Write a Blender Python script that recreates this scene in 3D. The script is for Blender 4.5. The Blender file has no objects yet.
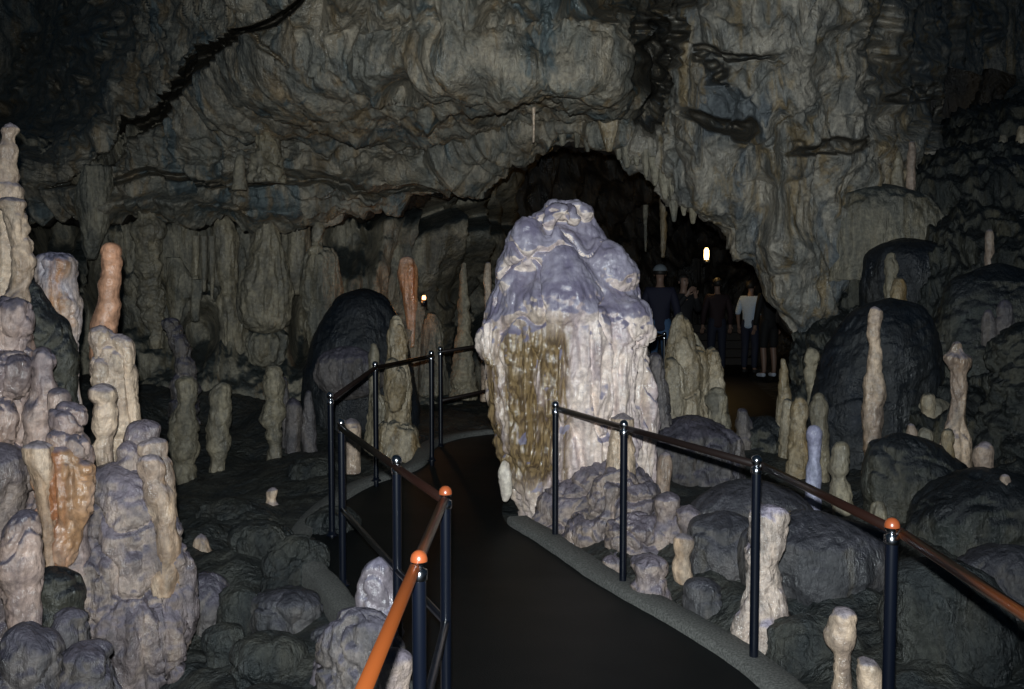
import bpy, bmesh, math, random
import numpy as np
from mathutils import Vector, Matrix
random.seed(7)
rng = np.random.default_rng(11)
scene = bpy.context.scene
COL = scene.collection
PI = math.pi

# ------------------------------------------------------------------ camera numbers
F = 35.0 / 36.0 * 1024.0
EYE = 1.64
HOR = 285.0
PITCH = math.atan((344.5 - HOR) / F)
SP, CP = math.sin(PITCH), math.cos(PITCH)

def at(px, py, d):
    """world point at forward distance d that the photograph shows at px, py"""
    u = (px - 512.0) / F
    v = (344.5 - py) / F
    wy = CP + v * SP
    wz = -SP + v * CP
    return np.array([u / wy * d, d, EYE + wz / wy * d])

def zat(py, d):
    return float(at(512, py, d)[2])

def project(P):
    x, y, z = P[..., 0], P[..., 1], P[..., 2] - EYE
    fwd = y * CP - z * SP
    up = y * SP + z * CP
    return 512 + F * x / fwd, 344.5 - F * up / fwd

# ------------------------------------------------------------------ noise
_p = np.random.default_rng(3).permutation(256).astype(np.int64)
PERM = np.concatenate([_p, _p, _p])
_g = np.random.default_rng(5).normal(size=(256, 3))
GRAD = _g / np.linalg.norm(_g, axis=1)[:, None]

def perlin(P):
    """P (...,3) -> about -1..1"""
    I = np.floor(P).astype(np.int64)
    f = P - I
    I &= 255
    w = f * f * f * (f * (f * 6 - 15) + 10)
    out = 0
    for dx in (0, 1):
        wx = w[..., 0] if dx else 1 - w[..., 0]
        for dy in (0, 1):
            wy = w[..., 1] if dy else 1 - w[..., 1]
            for dz in (0, 1):
                wz = w[..., 2] if dz else 1 - w[..., 2]
                h = PERM[PERM[PERM[I[..., 0] + dx] + I[..., 1] + dy] + I[..., 2] + dz]
                g = GRAD[h]
                dot = g[..., 0] * (f[..., 0] - dx) + g[..., 1] * (f[..., 1] - dy) + g[..., 2] * (f[..., 2] - dz)
                out = out + wx * wy * wz * dot
    return out * 1.5

def fbm(P, o=4, gain=.5):
    a, s, t = 1.0, 0, 0.0
    for i in range(o):
        s = s + a * perlin(P * (2.03 ** i) + 17.3 * i)
        t += a
        a *= gain
    return s / t

def ridged(P, o=3, gain=.5):
    """0..1, 1 on sharp ridges"""
    a, s, t = 1.0, 0, 0.0
    for i in range(o):
        s = s + a * (1 - np.abs(perlin(P * (2.1 ** i) + 9.7 * i)))
        t += a
        a *= gain
    return s / t

def worley(P):
    """distance to the nearest feature point"""
    I = np.floor(P).astype(np.int64)
    f = P - I
    best = np.full(P.shape[:-1], 9.0)
    for dx in (-1, 0, 1):
        for dy in (-1, 0, 1):
            for dz in (-1, 0, 1):
                h = PERM[PERM[PERM[(I[..., 0] + dx) & 255] + ((I[..., 1] + dy) & 255)] + ((I[..., 2] + dz) & 255)]
                qx = dx + .5 + .42 * GRAD[h][..., 0] - f[..., 0]
                qy = dy + .5 + .42 * GRAD[h][..., 1] - f[..., 1]
                qz = dz + .5 + .42 * GRAD[h][..., 2] - f[..., 2]
                best = np.minimum(best, qx * qx + qy * qy + qz * qz)
    return np.sqrt(best)

def lumps(P):
    """rounded bulges with creases between them, 0..1"""
    d = worley(P)
    return np.clip(1 - d * d * 1.3, 0, 1)

def warp(P, s, a):
    q = P * s
    return P + a * np.stack([perlin(q), perlin(q + 31.7), perlin(q + 77.1)], -1)

def sc(P, x, y, z):
    return P * np.array([x, y, z])

# ------------------------------------------------------------------ mesh helpers
def mesh_arrays(name, V, Q, smooth=True):
    me = bpy.data.meshes.new(name)
    V = np.ascontiguousarray(V, dtype=np.float32)
    Q = np.ascontiguousarray(Q, dtype=np.int32)
    me.vertices.add(len(V))
    me.vertices.foreach_set('co', V.ravel())
    n = Q.shape[1]
    me.loops.add(Q.size)
    me.loops.foreach_set('vertex_index', Q.ravel())
    me.polygons.add(len(Q))
    me.polygons.foreach_set('loop_start', np.arange(0, Q.size, n, dtype=np.int32))
    me.polygons.foreach_set('loop_total', np.full(len(Q), n, dtype=np.int32))
    me.update(calc_edges=True)
    me.validate()
    if smooth:
        me.polygons.foreach_set('use_smooth', np.ones(len(me.polygons), dtype=bool))
    return me

def link(name, me, mat=None, parent=None):
    o = bpy.data.objects.new(name, me)
    COL.objects.link(o)
    if mat is not None and me is not None:
        me.materials.clear()
        me.materials.append(mat)
    if parent is not None:
        o.parent = parent
    return o

def tag(o, label=None, cat=None, group=None, kind=None):
    if label: o['label'] = label
    if cat: o['category'] = cat
    if group: o['group'] = group
    if kind: o['kind'] = kind
    return o

def empty(name, loc=(0, 0, 0), rz=0):
    o = bpy.data.objects.new(name, None)
    o.empty_display_size = .1
    COL.objects.link(o)
    o.location = loc
    o.rotation_euler = (0, 0, rz)
    return o

def grid_quads(nu, nv, wrap=False):
    i = np.arange(nv - 1)[:, None] * nu
    if wrap:
        j = np.arange(nu)[None, :]
        k = (j + 1) % nu
    else:
        j = np.arange(nu - 1)[None, :]
        k = j + 1
    return np.stack([i + j, i + k, i + nu + k, i + nu + j], -1).reshape(-1, 4)

def catmull(C, n):
    """resample control rows C (m, ...) to n rows, centripetal-ish Catmull-Rom, and keep ends"""
    C = np.asarray(C, float)
    m = len(C)
    t = np.linspace(0, m - 1, n)
    i = np.minimum(t.astype(int), m - 2)
    f = (t - i).reshape((-1,) + (1,) * (C.ndim - 1))
    p0 = C[np.maximum(i - 1, 0)]; p1 = C[i]; p2 = C[i + 1]; p3 = C[np.minimum(i + 2, m - 1)]
    return .5 * (2 * p1 + (p2 - p0) * f + (2 * p0 - 5 * p1 + 4 * p2 - p3) * f ** 2 + (3 * p1 - p0 - 3 * p2 + p3) * f ** 3)

def surf(rows, nu, nv):
    """rows: list of rows of world points -> fine (nv,nu,3) grid"""
    R = np.asarray(rows, float)
    R = catmull(R, nv)
    R = catmull(R.transpose(1, 0, 2), nu).transpose(1, 0, 2)
    return R

def grid_normals(G, towards=None):
    du = np.gradient(G, axis=1)
    dv = np.gradient(G, axis=0)
    n = np.cross(du, dv)
    n /= np.linalg.norm(n, axis=-1)[..., None] + 1e-9
    if towards is not None:
        s = np.sign(((towards - G) * n).sum(-1))
        n *= np.median(s)
    return n

def vnormals(me):
    n = np.empty(len(me.vertices) * 3, dtype=np.float32)
    me.vertex_normals.foreach_get('vector', n)
    return n.reshape(-1, 3).astype(float)

def vco(me):
    n = np.empty(len(me.vertices) * 3, dtype=np.float32)
    me.vertices.foreach_get('co', n)
    return n.reshape(-1, 3).astype(float)

def displace(me, fn):
    co = vco(me)
    no = vnormals(me)
    co = co + no * fn(co, no)[:, None]
    me.vertices.foreach_set('co', co.astype(np.float32).ravel())
    me.update()

def crease(P, w=.10):
    """narrow winding folds: -1 in the fold, 0 elsewhere"""
    n = np.abs(perlin(warp(P, 1.1, .35)))
    q = np.clip(1 - n / w, 0, 1)
    return -q * q * (3 - 2 * q) ** .5

# ------------------------------------------------------------------ surface characters (metres)
def s_flute(co, k=1.0, seed=0.0):
    P = co + seed
    a = ridged(warp(sc(P, 7, 7, 1.1), .9, .5), 2) - .55
    b = ridged(warp(sc(P, 19, 19, 1.6), .6, .6), 2) - .6
    c = fbm(P * 9, 3)
    return k * (.045 * a + .02 * b + .014 * c)

def s_knob(co, k=1.0, seed=0.0):
    P = warp(co + seed, 3, .06)
    a = lumps(sc(P, 7.5, 7.5, 7.5)) - .55
    b = lumps(sc(P, 17, 17, 14)) - .55
    return k * (.06 * a + .022 * b + .03 * fbm(P * 4, 2) + .010 * fbm(P * 22, 2) + .03 * crease(sc(P, 5, 5, 4)) + .012 * crease(P * 13, .14))

def s_ring(co, k=1.0, seed=0.0):
    P = co + seed
    z = P[..., 2] * 15 + 1.2 * perlin(P * 3) + .6 * perlin(P * 9)
    a = np.abs(np.sin(z)) ** .6 - .6
    b = ridged(warp(sc(P, 14, 14, 2.5), .7, .4), 2) - .6
    return k * (.022 * a + .035 * fbm(P * 6, 3) + .014 * b + .010 * fbm(P * 24, 2) + .016 * crease(sc(P, 7, 7, 9), .12))

def s_smooth(co, k=1.0, seed=0.0):
    P = co + seed
    b = lumps(warp(sc(P, 9, 9, 6), .7, .25)) - .5
    return k * (.045 * fbm(P * 3.6, 3) + .022 * b + .018 * fbm(P * 13, 3) + .022 * crease(sc(P, 4.5, 4.5, 4)) + .010 * crease(P * 12, .14))

def s_mud(co, k=1.0, seed=0.0):
    P = co + seed
    a = ridged(warp(sc(P, 5, 5, 1.4), 1.3, .5), 2) - .55
    return k * (.05 * fbm(P * 2.4, 3) + .022 * a + .012 * fbm(P * 11, 3) + 0.016 * crease(sc(P, 2.6, 2.6, 1.8), .07) + .012 * crease(P * 6, .1))

def s_drip(co, k=1.0, seed=0.0):
    P = co + seed
    w = warp(P, 2.5, .07)
    a = lumps(sc(w, 9, 9, 3.2)) - .5
    b = ridged(sc(warp(P, 5, .03), 22, 22, 3.5), 2) - .6
    c = lumps(sc(w, 20, 20, 12)) - .5
    return k * (.04 * a + .018 * b + .012 * c + .008 * fbm(P * 20, 2) + .032 * crease(sc(P, 6, 6, 2.2)) + .014 * crease(sc(P, 15, 15, 7), .14))
STYLE = dict(flute=s_flute, knob=s_knob, ring=s_ring, smooth=s_smooth, mud=s_mud, drip=s_drip)

def outline_world(outline, d):
    O = np.array([(at((a + b) / 2, y, d)[0], zat(y, d), (b - a) / 2 * d / F) for y, a, b in outline])
    return O

def revolve(O, d, n=40, m=60, down=False, ell=1.0, lean=0.0, ext=0.0, both=False):
    """closed body from O rows (xcentre, z, r); returns verts, quads. top rounded (bottom too if down/both)"""
    O = np.array(O)
    if ext:
        last = O[-1].copy(); last[1] -= ext; last[2] *= 1.1
        O = np.vstack([O, last])
    L = np.concatenate([[0], np.cumsum(np.abs(np.diff(O[:, 1])))])
    tot = L[-1]
    # monotone-ish interpolation over length with tip densification
    s = np.linspace(0, 1, m)
    s = (1 - np.cos(s * PI)) / 2 * .35 + s * .65
    t = s * tot
    # smooth cubic hermite through points
    def herm(v):
        k = np.gradient(v, L) if len(v) > 2 else np.full(len(v), (v[-1] - v[0]) / tot)
        i = np.clip(np.searchsorted(L, t, side='right') - 1, 0, len(L) - 2)
        h = L[i + 1] - L[i] + 1e-9
        f = (t - L[i]) / h
        return (2 * f**3 - 3 * f**2 + 1) * v[i] + (f**3 - 2 * f**2 + f) * h * k[i] + (-2 * f**3 + 3 * f**2) * v[i + 1] + (f**3 - f**2) * h * k[i + 1]
    xc, r = herm(O[:, 0]), np.maximum(herm(O[:, 2]), .002)
    z = O[0, 1] - t
    def rnd(dist, r0):
        q = np.clip(dist / max(r0, 1e-3), 0, 1)
        return np.sqrt(np.clip(1 - (1 - q) ** 2, 0, 1))
    if not down:
        r = r * rnd(t, O[0, 2] * .95)
    if down or both:
        r = r * rnd(tot - t, O[-1, 2] * .95)
    th = np.linspace(0, 2 * PI, n, endpoint=False)
    V = np.zeros((m, n, 3))
    V[..., 0] = xc[:, None] + r[:, None] * np.cos(th)
    V[..., 1] = d + lean * (z[:, None] - z[-1]) + ell * r[:, None] * np.sin(th)
    V[..., 2] = z[:, None]
    Q = grid_quads(n, m, wrap=True)
    V = V.reshape(-1, 3)
    # caps: centre points as degenerate quads made of triangles doubled -> use small fans as quads
    top = len(V); V = np.vstack([V, [[xc[0], d + lean * (z[0] - z[-1]), z[0]]], [[xc[-1], d, z[-1]]]])
    bot = top + 1
    j = np.arange(0, n, 2)
    ct = np.stack([np.full(len(j), top), (j + 2) % n, (j + 1) % n, j], -1)
    o = (m - 1) * n
    cb = np.stack([np.full(len(j), bot), o + j, o + (j + 1) % n, o + (j + 2) % n], -1)
    return V, np.vstack([Q, ct, cb])[:, ::-1]

def lobe(outline, d, **k):
    return revolve(outline_world(outline, d), d, **k)

def ellipsoid(px, py, d, rx, ry, rd, n=28, m=20):
    """closed blob: radii rx,ry in photo pixels at distance d, rd in metres"""
    c = at(px, py, d)
    th = np.linspace(0, 2 * PI, n, endpoint=False)
    ph = np.linspace(.06, PI - .06, m)
    V = np.zeros((m, n, 3))
    V[..., 0] = c[0] + rx * d / F * np.sin(ph)[:, None] * np.cos(th)
    V[..., 1] = c[1] + rd * np.sin(ph)[:, None] * np.sin(th)
    V[..., 2] = c[2] + ry * d / F * np.cos(ph)[:, None]
    Q = grid_quads(n, m, wrap=True)
    V = V.reshape(-1, 3)
    top = len(V); bot = top + 1
    V = np.vstack([V, [[c[0], c[1], c[2] + ry * d / F]], [[c[0], c[1], c[2] - ry * d / F]]])
    j = np.arange(0, n, 2)
    ct = np.stack([np.full(len(j), top), (j + 2) % n, (j + 1) % n, j], -1)
    o = (m - 1) * n
    cb = np.stack([np.full(len(j), bot), o + j, o + (j + 1) % n, o + (j + 2) % n], -1)
    return V, np.vstack([Q, ct, cb])[:, ::-1]

def merge(parts):
    V, Q, n = [], [], 0
    for v, q in parts:
        V.append(v); Q.append(q + n); n += len(v)
    return np.vstack(V), np.vstack(Q)

def fuse(name, parts, voxel, smooth_it, fn):
    """melt closed bodies into one skin (voxel remesh), then displace"""
    V, Q = merge(parts)
    me = mesh_arrays(name + '_raw', V, Q)
    o = bpy.data.objects.new(name + '_raw', me)
    COL.objects.link(o)
    r = o.modifiers.new('r', 'REMESH'); r.mode = 'VOXEL'; r.voxel_size = voxel; r.adaptivity = 0
    if smooth_it:
        s = o.modifiers.new('s', 'SMOOTH'); s.factor = .5; s.iterations = smooth_it
    dg = bpy.context.evaluated_depsgraph_get()
    out = bpy.data.meshes.new_from_object(o.evaluated_get(dg))
    bpy.data.objects.remove(o)
    bpy.data.meshes.remove(me)
    out.name = name
    out.polygons.foreach_set('use_smooth', np.ones(len(out.polygons), dtype=bool))
    if fn: displace(out, fn)
    return out

def to_local(me, loc):
    me.transform(Matrix.Translation(-Vector(loc)))

# ------------------------------------------------------------------ materials
def nd(t, kind, **kw):
    n = t.nodes.new(kind)
    for k, v in kw.items():
        if k == 'loc': continue
        setattr(n, k, v)
    return n

def plain(name, col, rough=.5, metal=0.0, spec=.5, coat=0.0, bump=0.0, bscale=60, var=0.0):
    m = bpy.data.materials.new(name)
    m.use_nodes = True
    t = m.node_tree
    b = t.nodes['Principled BSDF']
    b.inputs['Base Color'].default_value = (*col, 1)
    b.inputs['Roughness'].default_value = rough
    b.inputs['Metallic'].default_value = metal
    b.inputs['Specular IOR Level'].default_value = spec
    b.inputs['Coat Weight'].default_value = coat
    b.inputs['Coat Roughness'].default_value = .08
    geo = nd(t, 'ShaderNodeNewGeometry')
    no = nd(t, 'ShaderNodeTexNoise')
    no.inputs['Scale'].default_value = bscale
    no.inputs['Detail'].default_value = 5
    t.links.new(geo.outputs['Position'], no.inputs['Vector'])
    if bump:
        bp = nd(t, 'ShaderNodeBump')
        bp.inputs['Strength'].default_value = bump
        bp.inputs['Distance'].default_value = .01
        t.links.new(no.outputs['Fac'], bp.inputs['Height'])
        t.links.new(bp.outputs['Normal'], b.inputs['Normal'])
    if var:
        mx = nd(t, 'ShaderNodeMix', data_type='RGBA', blend_type='MULTIPLY')
        mx.inputs[0].default_value = var
        mx.inputs[6].default_value = (*col, 1)
        r = nd(t, 'ShaderNodeValToRGB')
        r.color_ramp.elements[0].position = .35
        r.color_ramp.elements[1].position = .65
        t.links.new(no.outputs['Fac'], r.inputs['Fac'])
        t.links.new(r.outputs['Color'], mx.inputs[7])
        t.links.new(mx.outputs[2], b.inputs['Base Color'])
    return m

def rock(name, base, second, stain=None, dust=None, stain_amt=.5, dust_lo=.1, rough=.45, bump=.5, scale=1.0, spec=.5, sheen_rough=.25, streak=1.0, third=None, vein=.45):
    """cave rock: patchy two-tone calcite, vertical mineral stains, grey dust where it can settle"""
    m = bpy.data.materials.new(name)
    m.use_nodes = True
    t = m.node_tree
    L = t.links.new
    b = t.nodes['Principled BSDF']
    b.inputs['Specular IOR Level'].default_value = spec
    geo = nd(t, 'ShaderNodeNewGeometry')
    def noise(scale_v, s, detail=6, rough=.6, dist=0.0):
        mp = nd(t, 'ShaderNodeMapping')
        mp.inputs['Scale'].default_value = scale_v
        L(geo.outputs['Position'], mp.inputs['Vector'])
        n = nd(t, 'ShaderNodeTexNoise')
        n.inputs['Scale'].default_value = s
        n.inputs['Detail'].default_value = detail
        n.inputs['Roughness'].default_value = rough
        n.inputs['Distortion'].default_value = dist
        L(mp.outputs['Vector'], n.inputs['Vector'])
        return n.outputs['Fac']
    def ramp(fac, lo, hi):
        r = nd(t, 'ShaderNodeMapRange')
        r.interpolation_type = 'SMOOTHSTEP'
        r.inputs['From Min'].default_value = lo
        r.inputs['From Max'].default_value = hi
        L(fac, r.inputs['Value'])
        return r.outputs['Result']
    def mix(fac, a, c, mode='MIX'):
        x = nd(t, 'ShaderNodeMix', data_type='RGBA', blend_type=mode)
        for sock, v in ((0, fac), (6, a), (7, c)):
            if isinstance(v, tuple): x.inputs[sock].default_value = (*v, 1)
            elif isinstance(v, (int, float)): x.inputs[sock].default_value = v
            else: L(v, x.inputs[sock])
        return x.outputs[2]
    patch = ramp(noise((1, 1, .6), 3.2 * scale, 7, .62, .6), .40, .60)
    c = mix(patch, base, second)
    if third:
        c = mix(ramp(noise((1, 1, .35), 1.7 * scale, 6, .6, .8), .52, .62), c, third)
    if stain:
        s1 = ramp(noise((5 * streak, 5 * streak, .55), 1.0 * scale, 5, .6, .5), .5, .66)
        mul = nd(t, 'ShaderNodeMath', operation='MULTIPLY'); mul.inputs[1].default_value = stain_amt
        L(s1, mul.inputs[0])
        c = mix(mul.outputs[0], c, stain)
    if dust:
        sep = nd(t, 'ShaderNodeSeparateXYZ')
        L(geo.outputs['Normal'], sep.inputs[0])
        add = nd(t, 'ShaderNodeMath', operation='MULTIPLY_ADD')
        L(noise((1, 1, 1), 9 * scale, 5), add.inputs[0]); add.inputs[1].default_value = .36; 
        L(sep.outputs['Z'], add.inputs[2])
        c = mix(ramp(add.outputs[0], dust_lo + .18, dust_lo + .58), c, dust)
    # fine grain
    g = ramp(noise((1, 1, 1), 30, 5), .34, .66)
    c = mix(.45, c, mix(g, (.45, .45, .47), (1.35, 1.33, 1.3)), 'MULTIPLY')
    v = ramp(noise((1.6 * streak, 1.6 * streak, .6), 2.6 * scale, 8, .68, 1.2), .36, .60)
    c = mix(vein, c, mix(v, (.30, .33, .36), (1.45, 1.42, 1.38)), 'MULTIPLY')
    L(c, b.inputs['Base Color'])
    rr = nd(t, 'ShaderNodeMapRange')
    rr.inputs['From Min'].default_value = .38
    rr.inputs['From Max'].default_value = .62
    rr.inputs['To Min'].default_value = sheen_rough
    rr.inputs['To Max'].default_value = rough + .2
    L(noise((1, 1, .6), 5, 4), rr.inputs['Value'])
    L(rr.outputs[0], b.inputs['Roughness'])
    h1 = noise((1, 1, .5), 9, 7, .65, .4)
    h2 = noise((1, 1, 1), 38, 5, .6)
    h3 = noise((9 * streak, 9 * streak, .9), 1.6, 4, .6, .3)
    ad = nd(t, 'ShaderNodeMath', operation='MULTIPLY_ADD'); L(h2, ad.inputs[0]); ad.inputs[1].default_value = .3; L(h1, ad.inputs[2])
    ad2 = nd(t, 'ShaderNodeMath', operation='MULTIPLY_ADD'); L(h3, ad2.inputs[0]); ad2.inputs[1].default_value = .6; L(ad.outputs[0], ad2.inputs[2])
    bp = nd(t, 'ShaderNodeBump')
    bp.inputs['Strength'].default_value = bump
    bp.inputs['Distance'].default_value = .07
    L(ad2.outputs[0], bp.inputs['Height'])
    L(bp.outputs['Normal'], b.inputs['Normal'])
    return m

M = {}
LILAC = (.23, .21, .29)
M['white'] = rock('white_calcite', (.74, .66, .58), (.50, .43, .42), (.36, .25, .13), (.30, .275, .37), .35, .25, .4, .35, sheen_rough=.22)
M['great'] = None
M['cream'] = rock('cream_calcite', (.60, .46, .34), (.33, .25, .20), (.26, .14, .06), (.27, .235, .26), .5, .3, .4, .45, sheen_rough=.16, spec=.65)
M['stained'] = rock('orange_stained_lilac_calcite', (.36, .33, .37), (.46, .36, .30), (.40, .17, .045), (.20, .19, .26), .9, .35, .3, .4, sheen_rough=.14, spec=.7)
M['pink'] = rock('pinkish_calcite', (.46, .34, .29), (.25, .195, .195), (.22, .12, .065), (.125, .11, .14), .5, .2, .4, .45, sheen_rough=.14, spec=.65)
M['knob'] = rock('dusty_knob_calcite', (.38, .30, .255), (.20, .165, .17), (.17, .12, .08), (.15, .13, .16), .4, .12, .45, .6, sheen_rough=.16, spec=.65)
M['orange'] = rock('wet_orange_calcite_and_lamplight', (.42, .24, .13), (.52, .36, .27), (.30, .10, .03), (.18, .15, .18), .8, .5, .25, .3, sheen_rough=.12, spec=.8)  # real wet orange calcite; on the curtain by the lamp it paints lamplight
M['peach'] = rock('peach_calcite', (.50, .27, .17), (.40, .22, .14), (.34, .14, .07), None, .4, .5, .3, .3, sheen_rough=.2)
M['brown'] = rock('brown_flowstone', (.26, .20, .12), (.40, .34, .25), (.20, .12, .04), (.10, .10, .09), .7, .45, .3, .5, sheen_rough=.18)
M['grey'] = rock('grey_flowstone', (.17, .15, .145), (.105, .098, .105), (.13, .10, .065), (.082, .076, .10), .4, .15, .45, .6)
M['mud'] = rock('dark_mud_flowstone', (.035, .042, .04), (.07, .068, .055), (.05, .045, .03), (.011, .014, .018), .5, .1, .4, .6, sheen_rough=.3)
M['bluemud'] = rock('blue_black_mud', (.009, .013, .021), (.017, .02, .023), (.02, .017, .012), (.006, .009, .014), .4, .1, .45, .5, sheen_rough=.35)
M['pale'] = rock('pale_distant_calcite', (.30, .26, .185), (.20, .18, .14), (.17, .13, .07), (.17, .17, .15), .4, .7, .45, .5)
M['curtain'] = rock('curtain_flowstone', (.30, .27, .205), (.16, .155, .13), (.12, .095, .05), (.05, .06, .06), .6, .45, .45, .7, streak=1.4)
M['bluewhite'] = rock('blue_white_calcite', (.42, .43, .58), (.30, .30, .42), (.30, .26, .26), None, .3, .5, .25, .35, sheen_rough=.15)
M['ceil'] = rock('vault_rock', (.30, .26, .20), (.17, .165, .14), (.22, .15, .075), None, .7, .45, .45, .7, third=(.10, .125, .13), sheen_rough=.2, vein=.5, spec=.6)
M['wallr'] = rock('right_wall_rock', (.34, .31, .26), (.17, .17, .155), (.24, .165, .07), None, .7, .45, .45, .7, third=(.115, .13, .14), sheen_rough=.2, streak=1.2, vein=.5, spec=.6)
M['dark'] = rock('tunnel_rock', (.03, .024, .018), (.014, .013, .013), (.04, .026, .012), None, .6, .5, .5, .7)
M['floor'] = rock('cave_floor_mud', (.045, .048, .043), (.022, .027, .029), (.06, .052, .035), None, .3, .5, .5, .9, sheen_rough=.35)
M['slope'] = rock('slope_mud', (.062, .062, .05), (.028, .033, .032), (.095, .08, .045), (.012, .015, .016), .5, .2, .5, .8, sheen_rough=.35)
M['boulder'] = rock('boulder_limestone', (.085, .08, .082), (.055, .056, .062), (.09, .075, .05), (.05, .05, .062), .4, .2, .5, .6)
M['path'] = plain('wet_asphalt', (.0025, .004, .005), .5, spec=.22, bump=.25, bscale=160, var=.4)
M['kerb'] = plain('kerb_concrete', (.16, .16, .15), .8, bump=.5, bscale=90, var=.6)
M['post'] = plain('blue_black_paint', (.0025, .004, .009), .3, spec=.5, coat=.2)
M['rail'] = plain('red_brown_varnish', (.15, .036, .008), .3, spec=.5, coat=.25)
M['rail_baked_bright'] = plain('red_brown_varnish_baked_bright', (.27, .065, .013), .3, spec=.5, coat=.2)  # near copy of the handrail varnish, flash brightness put into the colour
M['rail_baked_dim'] = plain('red_brown_varnish_baked_dim', (.016, .006, .004), .35)  # farther copy of the handrail varnish, flash falloff put into the colour
M['glosslilac'] = rock('glossy_lilac_calcite', (.24, .21, .24), (.17, .15, .17), (.16, .12, .08), (.17, .16, .21), .4, .2, .2, .35, sheen_rough=.08, spec=.8, vein=.2)
M['ragged'] = rock('ragged_white_calcite', (.46, .38, .33), (.18, .15, .15), (.20, .14, .10), (.30, .27, .34), .6, .3, .35, .6, sheen_rough=.14, spec=.7, vein=.8)
M['flake'] = rock('white_flake', (.75, .68, .58), (.6, .52, .45), None, None, .4, .2, .4, .3, vein=.1)
M['rail_baked_dark'] = plain('red_brown_varnish_baked_dark', (.012, .007, .006), .35)  # farthest copy of the handrail, falloff darkness put into the colour
M['chrome'] = plain('chrome', (.55, .56, .6), .18, 1.0)
M['copper'] = plain('copper_cap', (.28, .065, .02), .3, 0.0, spec=.8)
# ------------------------------------------------------------------ the great cave surfaces
CAMP = np.array([0, 0, EYE])

def seg_dist(px, py, a, b):
    ax, ay = a; bx, by = b
    dx, dy = bx - ax, by - ay
    t = np.clip(((px - ax) * dx + (py - ay) * dy) / (dx * dx + dy * dy), 0, 1)
    return np.hypot(px - ax - t * dx, py - ay - t * dy), t

def groove(px, py, line, w, depth):
    """a fissure following a broken line; w = half width in photo pixels on the surface, taper at ends"""
    best = np.zeros_like(px)
    n = len(line) - 1
    for i in range(n):
        d, t = seg_dist(px, py, line[i], line[i + 1])
        s = (i + t) / n
        ww = w * (.35 + .65 * np.sin(PI * np.clip(s, .02, .98)) ** .5)
        best = np.maximum(best, np.clip(1 - d / ww, 0, 1))
    return depth * best

def bell(px, py, cx, cy, rx, ry, ang=0.0, p=2):
    a = math.radians(ang)
    dx, dy = px - cx, py - cy
    u = (dx * math.cos(a) + dy * math.sin(a)) / rx
    v = (-dx * math.sin(a) + dy * math.cos(a)) / ry
    return np.exp(-(u * u + v * v) ** (p / 2))

def make_surface(name, G, disp, mat, push=None):
    N = grid_normals(G, CAMP)
    px, py = project(G)
    n0 = disp(G, px, py)
    G2 = G + N * n0[..., None]
    if push is not None:
        pv = push(px, py, G)
        G2[..., 1] += pv
        # follow the line of sight so the opening keeps its place
        dirx = G[..., 0] / G[..., 1]; dirz = (G[..., 2] - EYE) / G[..., 1]
        G2[..., 0] += dirx * pv; G2[..., 2] += dirz * pv
    nv, nu = G.shape[:2]
    me = mesh_arrays(name, G2.reshape(-1, 3), grid_quads(nu, nv))
    o = link(name, me, mat)
    tag(o, kind='structure')
    return o

# vault: upper wall and ceiling, from the top of the photograph down to the lip of the overhang
cols = [-180, 0, 95, 190, 280, 370, 450, 535, 600, 645, 698, 757, 812, 900, 980, 1060, 1220]
rows = []
def row(py, d, px=None):
    px = px or cols
    py = py if isinstance(py, (list, tuple)) else [py] * len(px)
    return [at(x, y, z) for x, y, z in zip(px, py, d)]
rows.append(row(-170, [10.5, 10, 9.5, 8.6, 7.4, 6.8, 6.5, 6.4, 6.6, 8.2, 7.2, 6.8, 7.2, 8.2, 9.5, 10.5, 11]))
rows.append(row(-60, [12, 12, 11.5, 9.8, 8.0, 7.4, 7.2, 7.1, 7.3, 9.6, 8.2, 7.7, 7.8, 8.8, 10.8, 12.5, 13]))
rows.append(row(20, [13, 13, 12.6, 10.8, 8.9, 8.3, 8.0, 7.9, 8.2, 10.4, 8.7, 8.2, 8.3, 9.2, 11.6, 13.2, 13.5]))
rows.append(row(80, [13, 13, 12.4, 10.7, 9.2, 8.6, 8.1, 7.9, 8.1, 10.4, 9.0, 8.5, 8.6, 9.5, 11.4, 13, 13.5]))
rows.append(row([140, 140, 138, 140, 140, 138, 130, 112, 116, 125, 150, 150, 150, 150, 140, 140, 140], [12.6, 12.5, 11.7, 11.2, 11.0, 10.7, 10.3, 9.9, 9.7, 9.8, 9.1, 8.8, 8.8, 9.6, 11.4, 12.6, 13]))
rows.append(row([175, 175, 172, 176, 178, 174, 156, 130, 136, 148, 186, 210, 250, 230, 200, 200, 200], [12.2, 12.2, 11.6, 11.2, 10.9, 10.7, 10.4, 10.0, 9.7, 9.6, 9.2, 9.0, 9.0, 9.8, 11.4, 12.6, 13]))
lipx = [-180, 0, 95, 190, 280, 370, 448, 535, 600, 648, 706, 770, 816, 890, 980, 1060, 1220]
lipy = [214, 212, 204, 212, 214, 208, 178, 141, 149, 166, 214, 266, 372, 430, 430, 430, 430]
lipd = [12.0, 12.0, 11.7, 11.5, 11.3, 11.2, 10.8, 10.4, 10.1, 9.8, 9.5, 9.3, 9.1, 9.8, 11.4, 12.6, 13]
rows.append(row(lipy, lipd, lipx))
def behind(R_, dy, dz, dx=0.0):
    B = np.array(R_, float).copy()
    k = (B[:, 1] + dy) / B[:, 1]
    side = np.clip((B[:, 0] - 1.9) / .6, 0, 1)
    B[:, 0] = B[:, 0] * k + dx * side
    B[:, 2] = EYE + (B[:, 2] - EYE) * k + dz * (1 - .5 * side)
    B[:, 1] += dy
    return B
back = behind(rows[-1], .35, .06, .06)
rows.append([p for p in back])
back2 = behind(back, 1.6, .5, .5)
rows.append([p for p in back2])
G = surf(rows, 900, 560)

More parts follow.
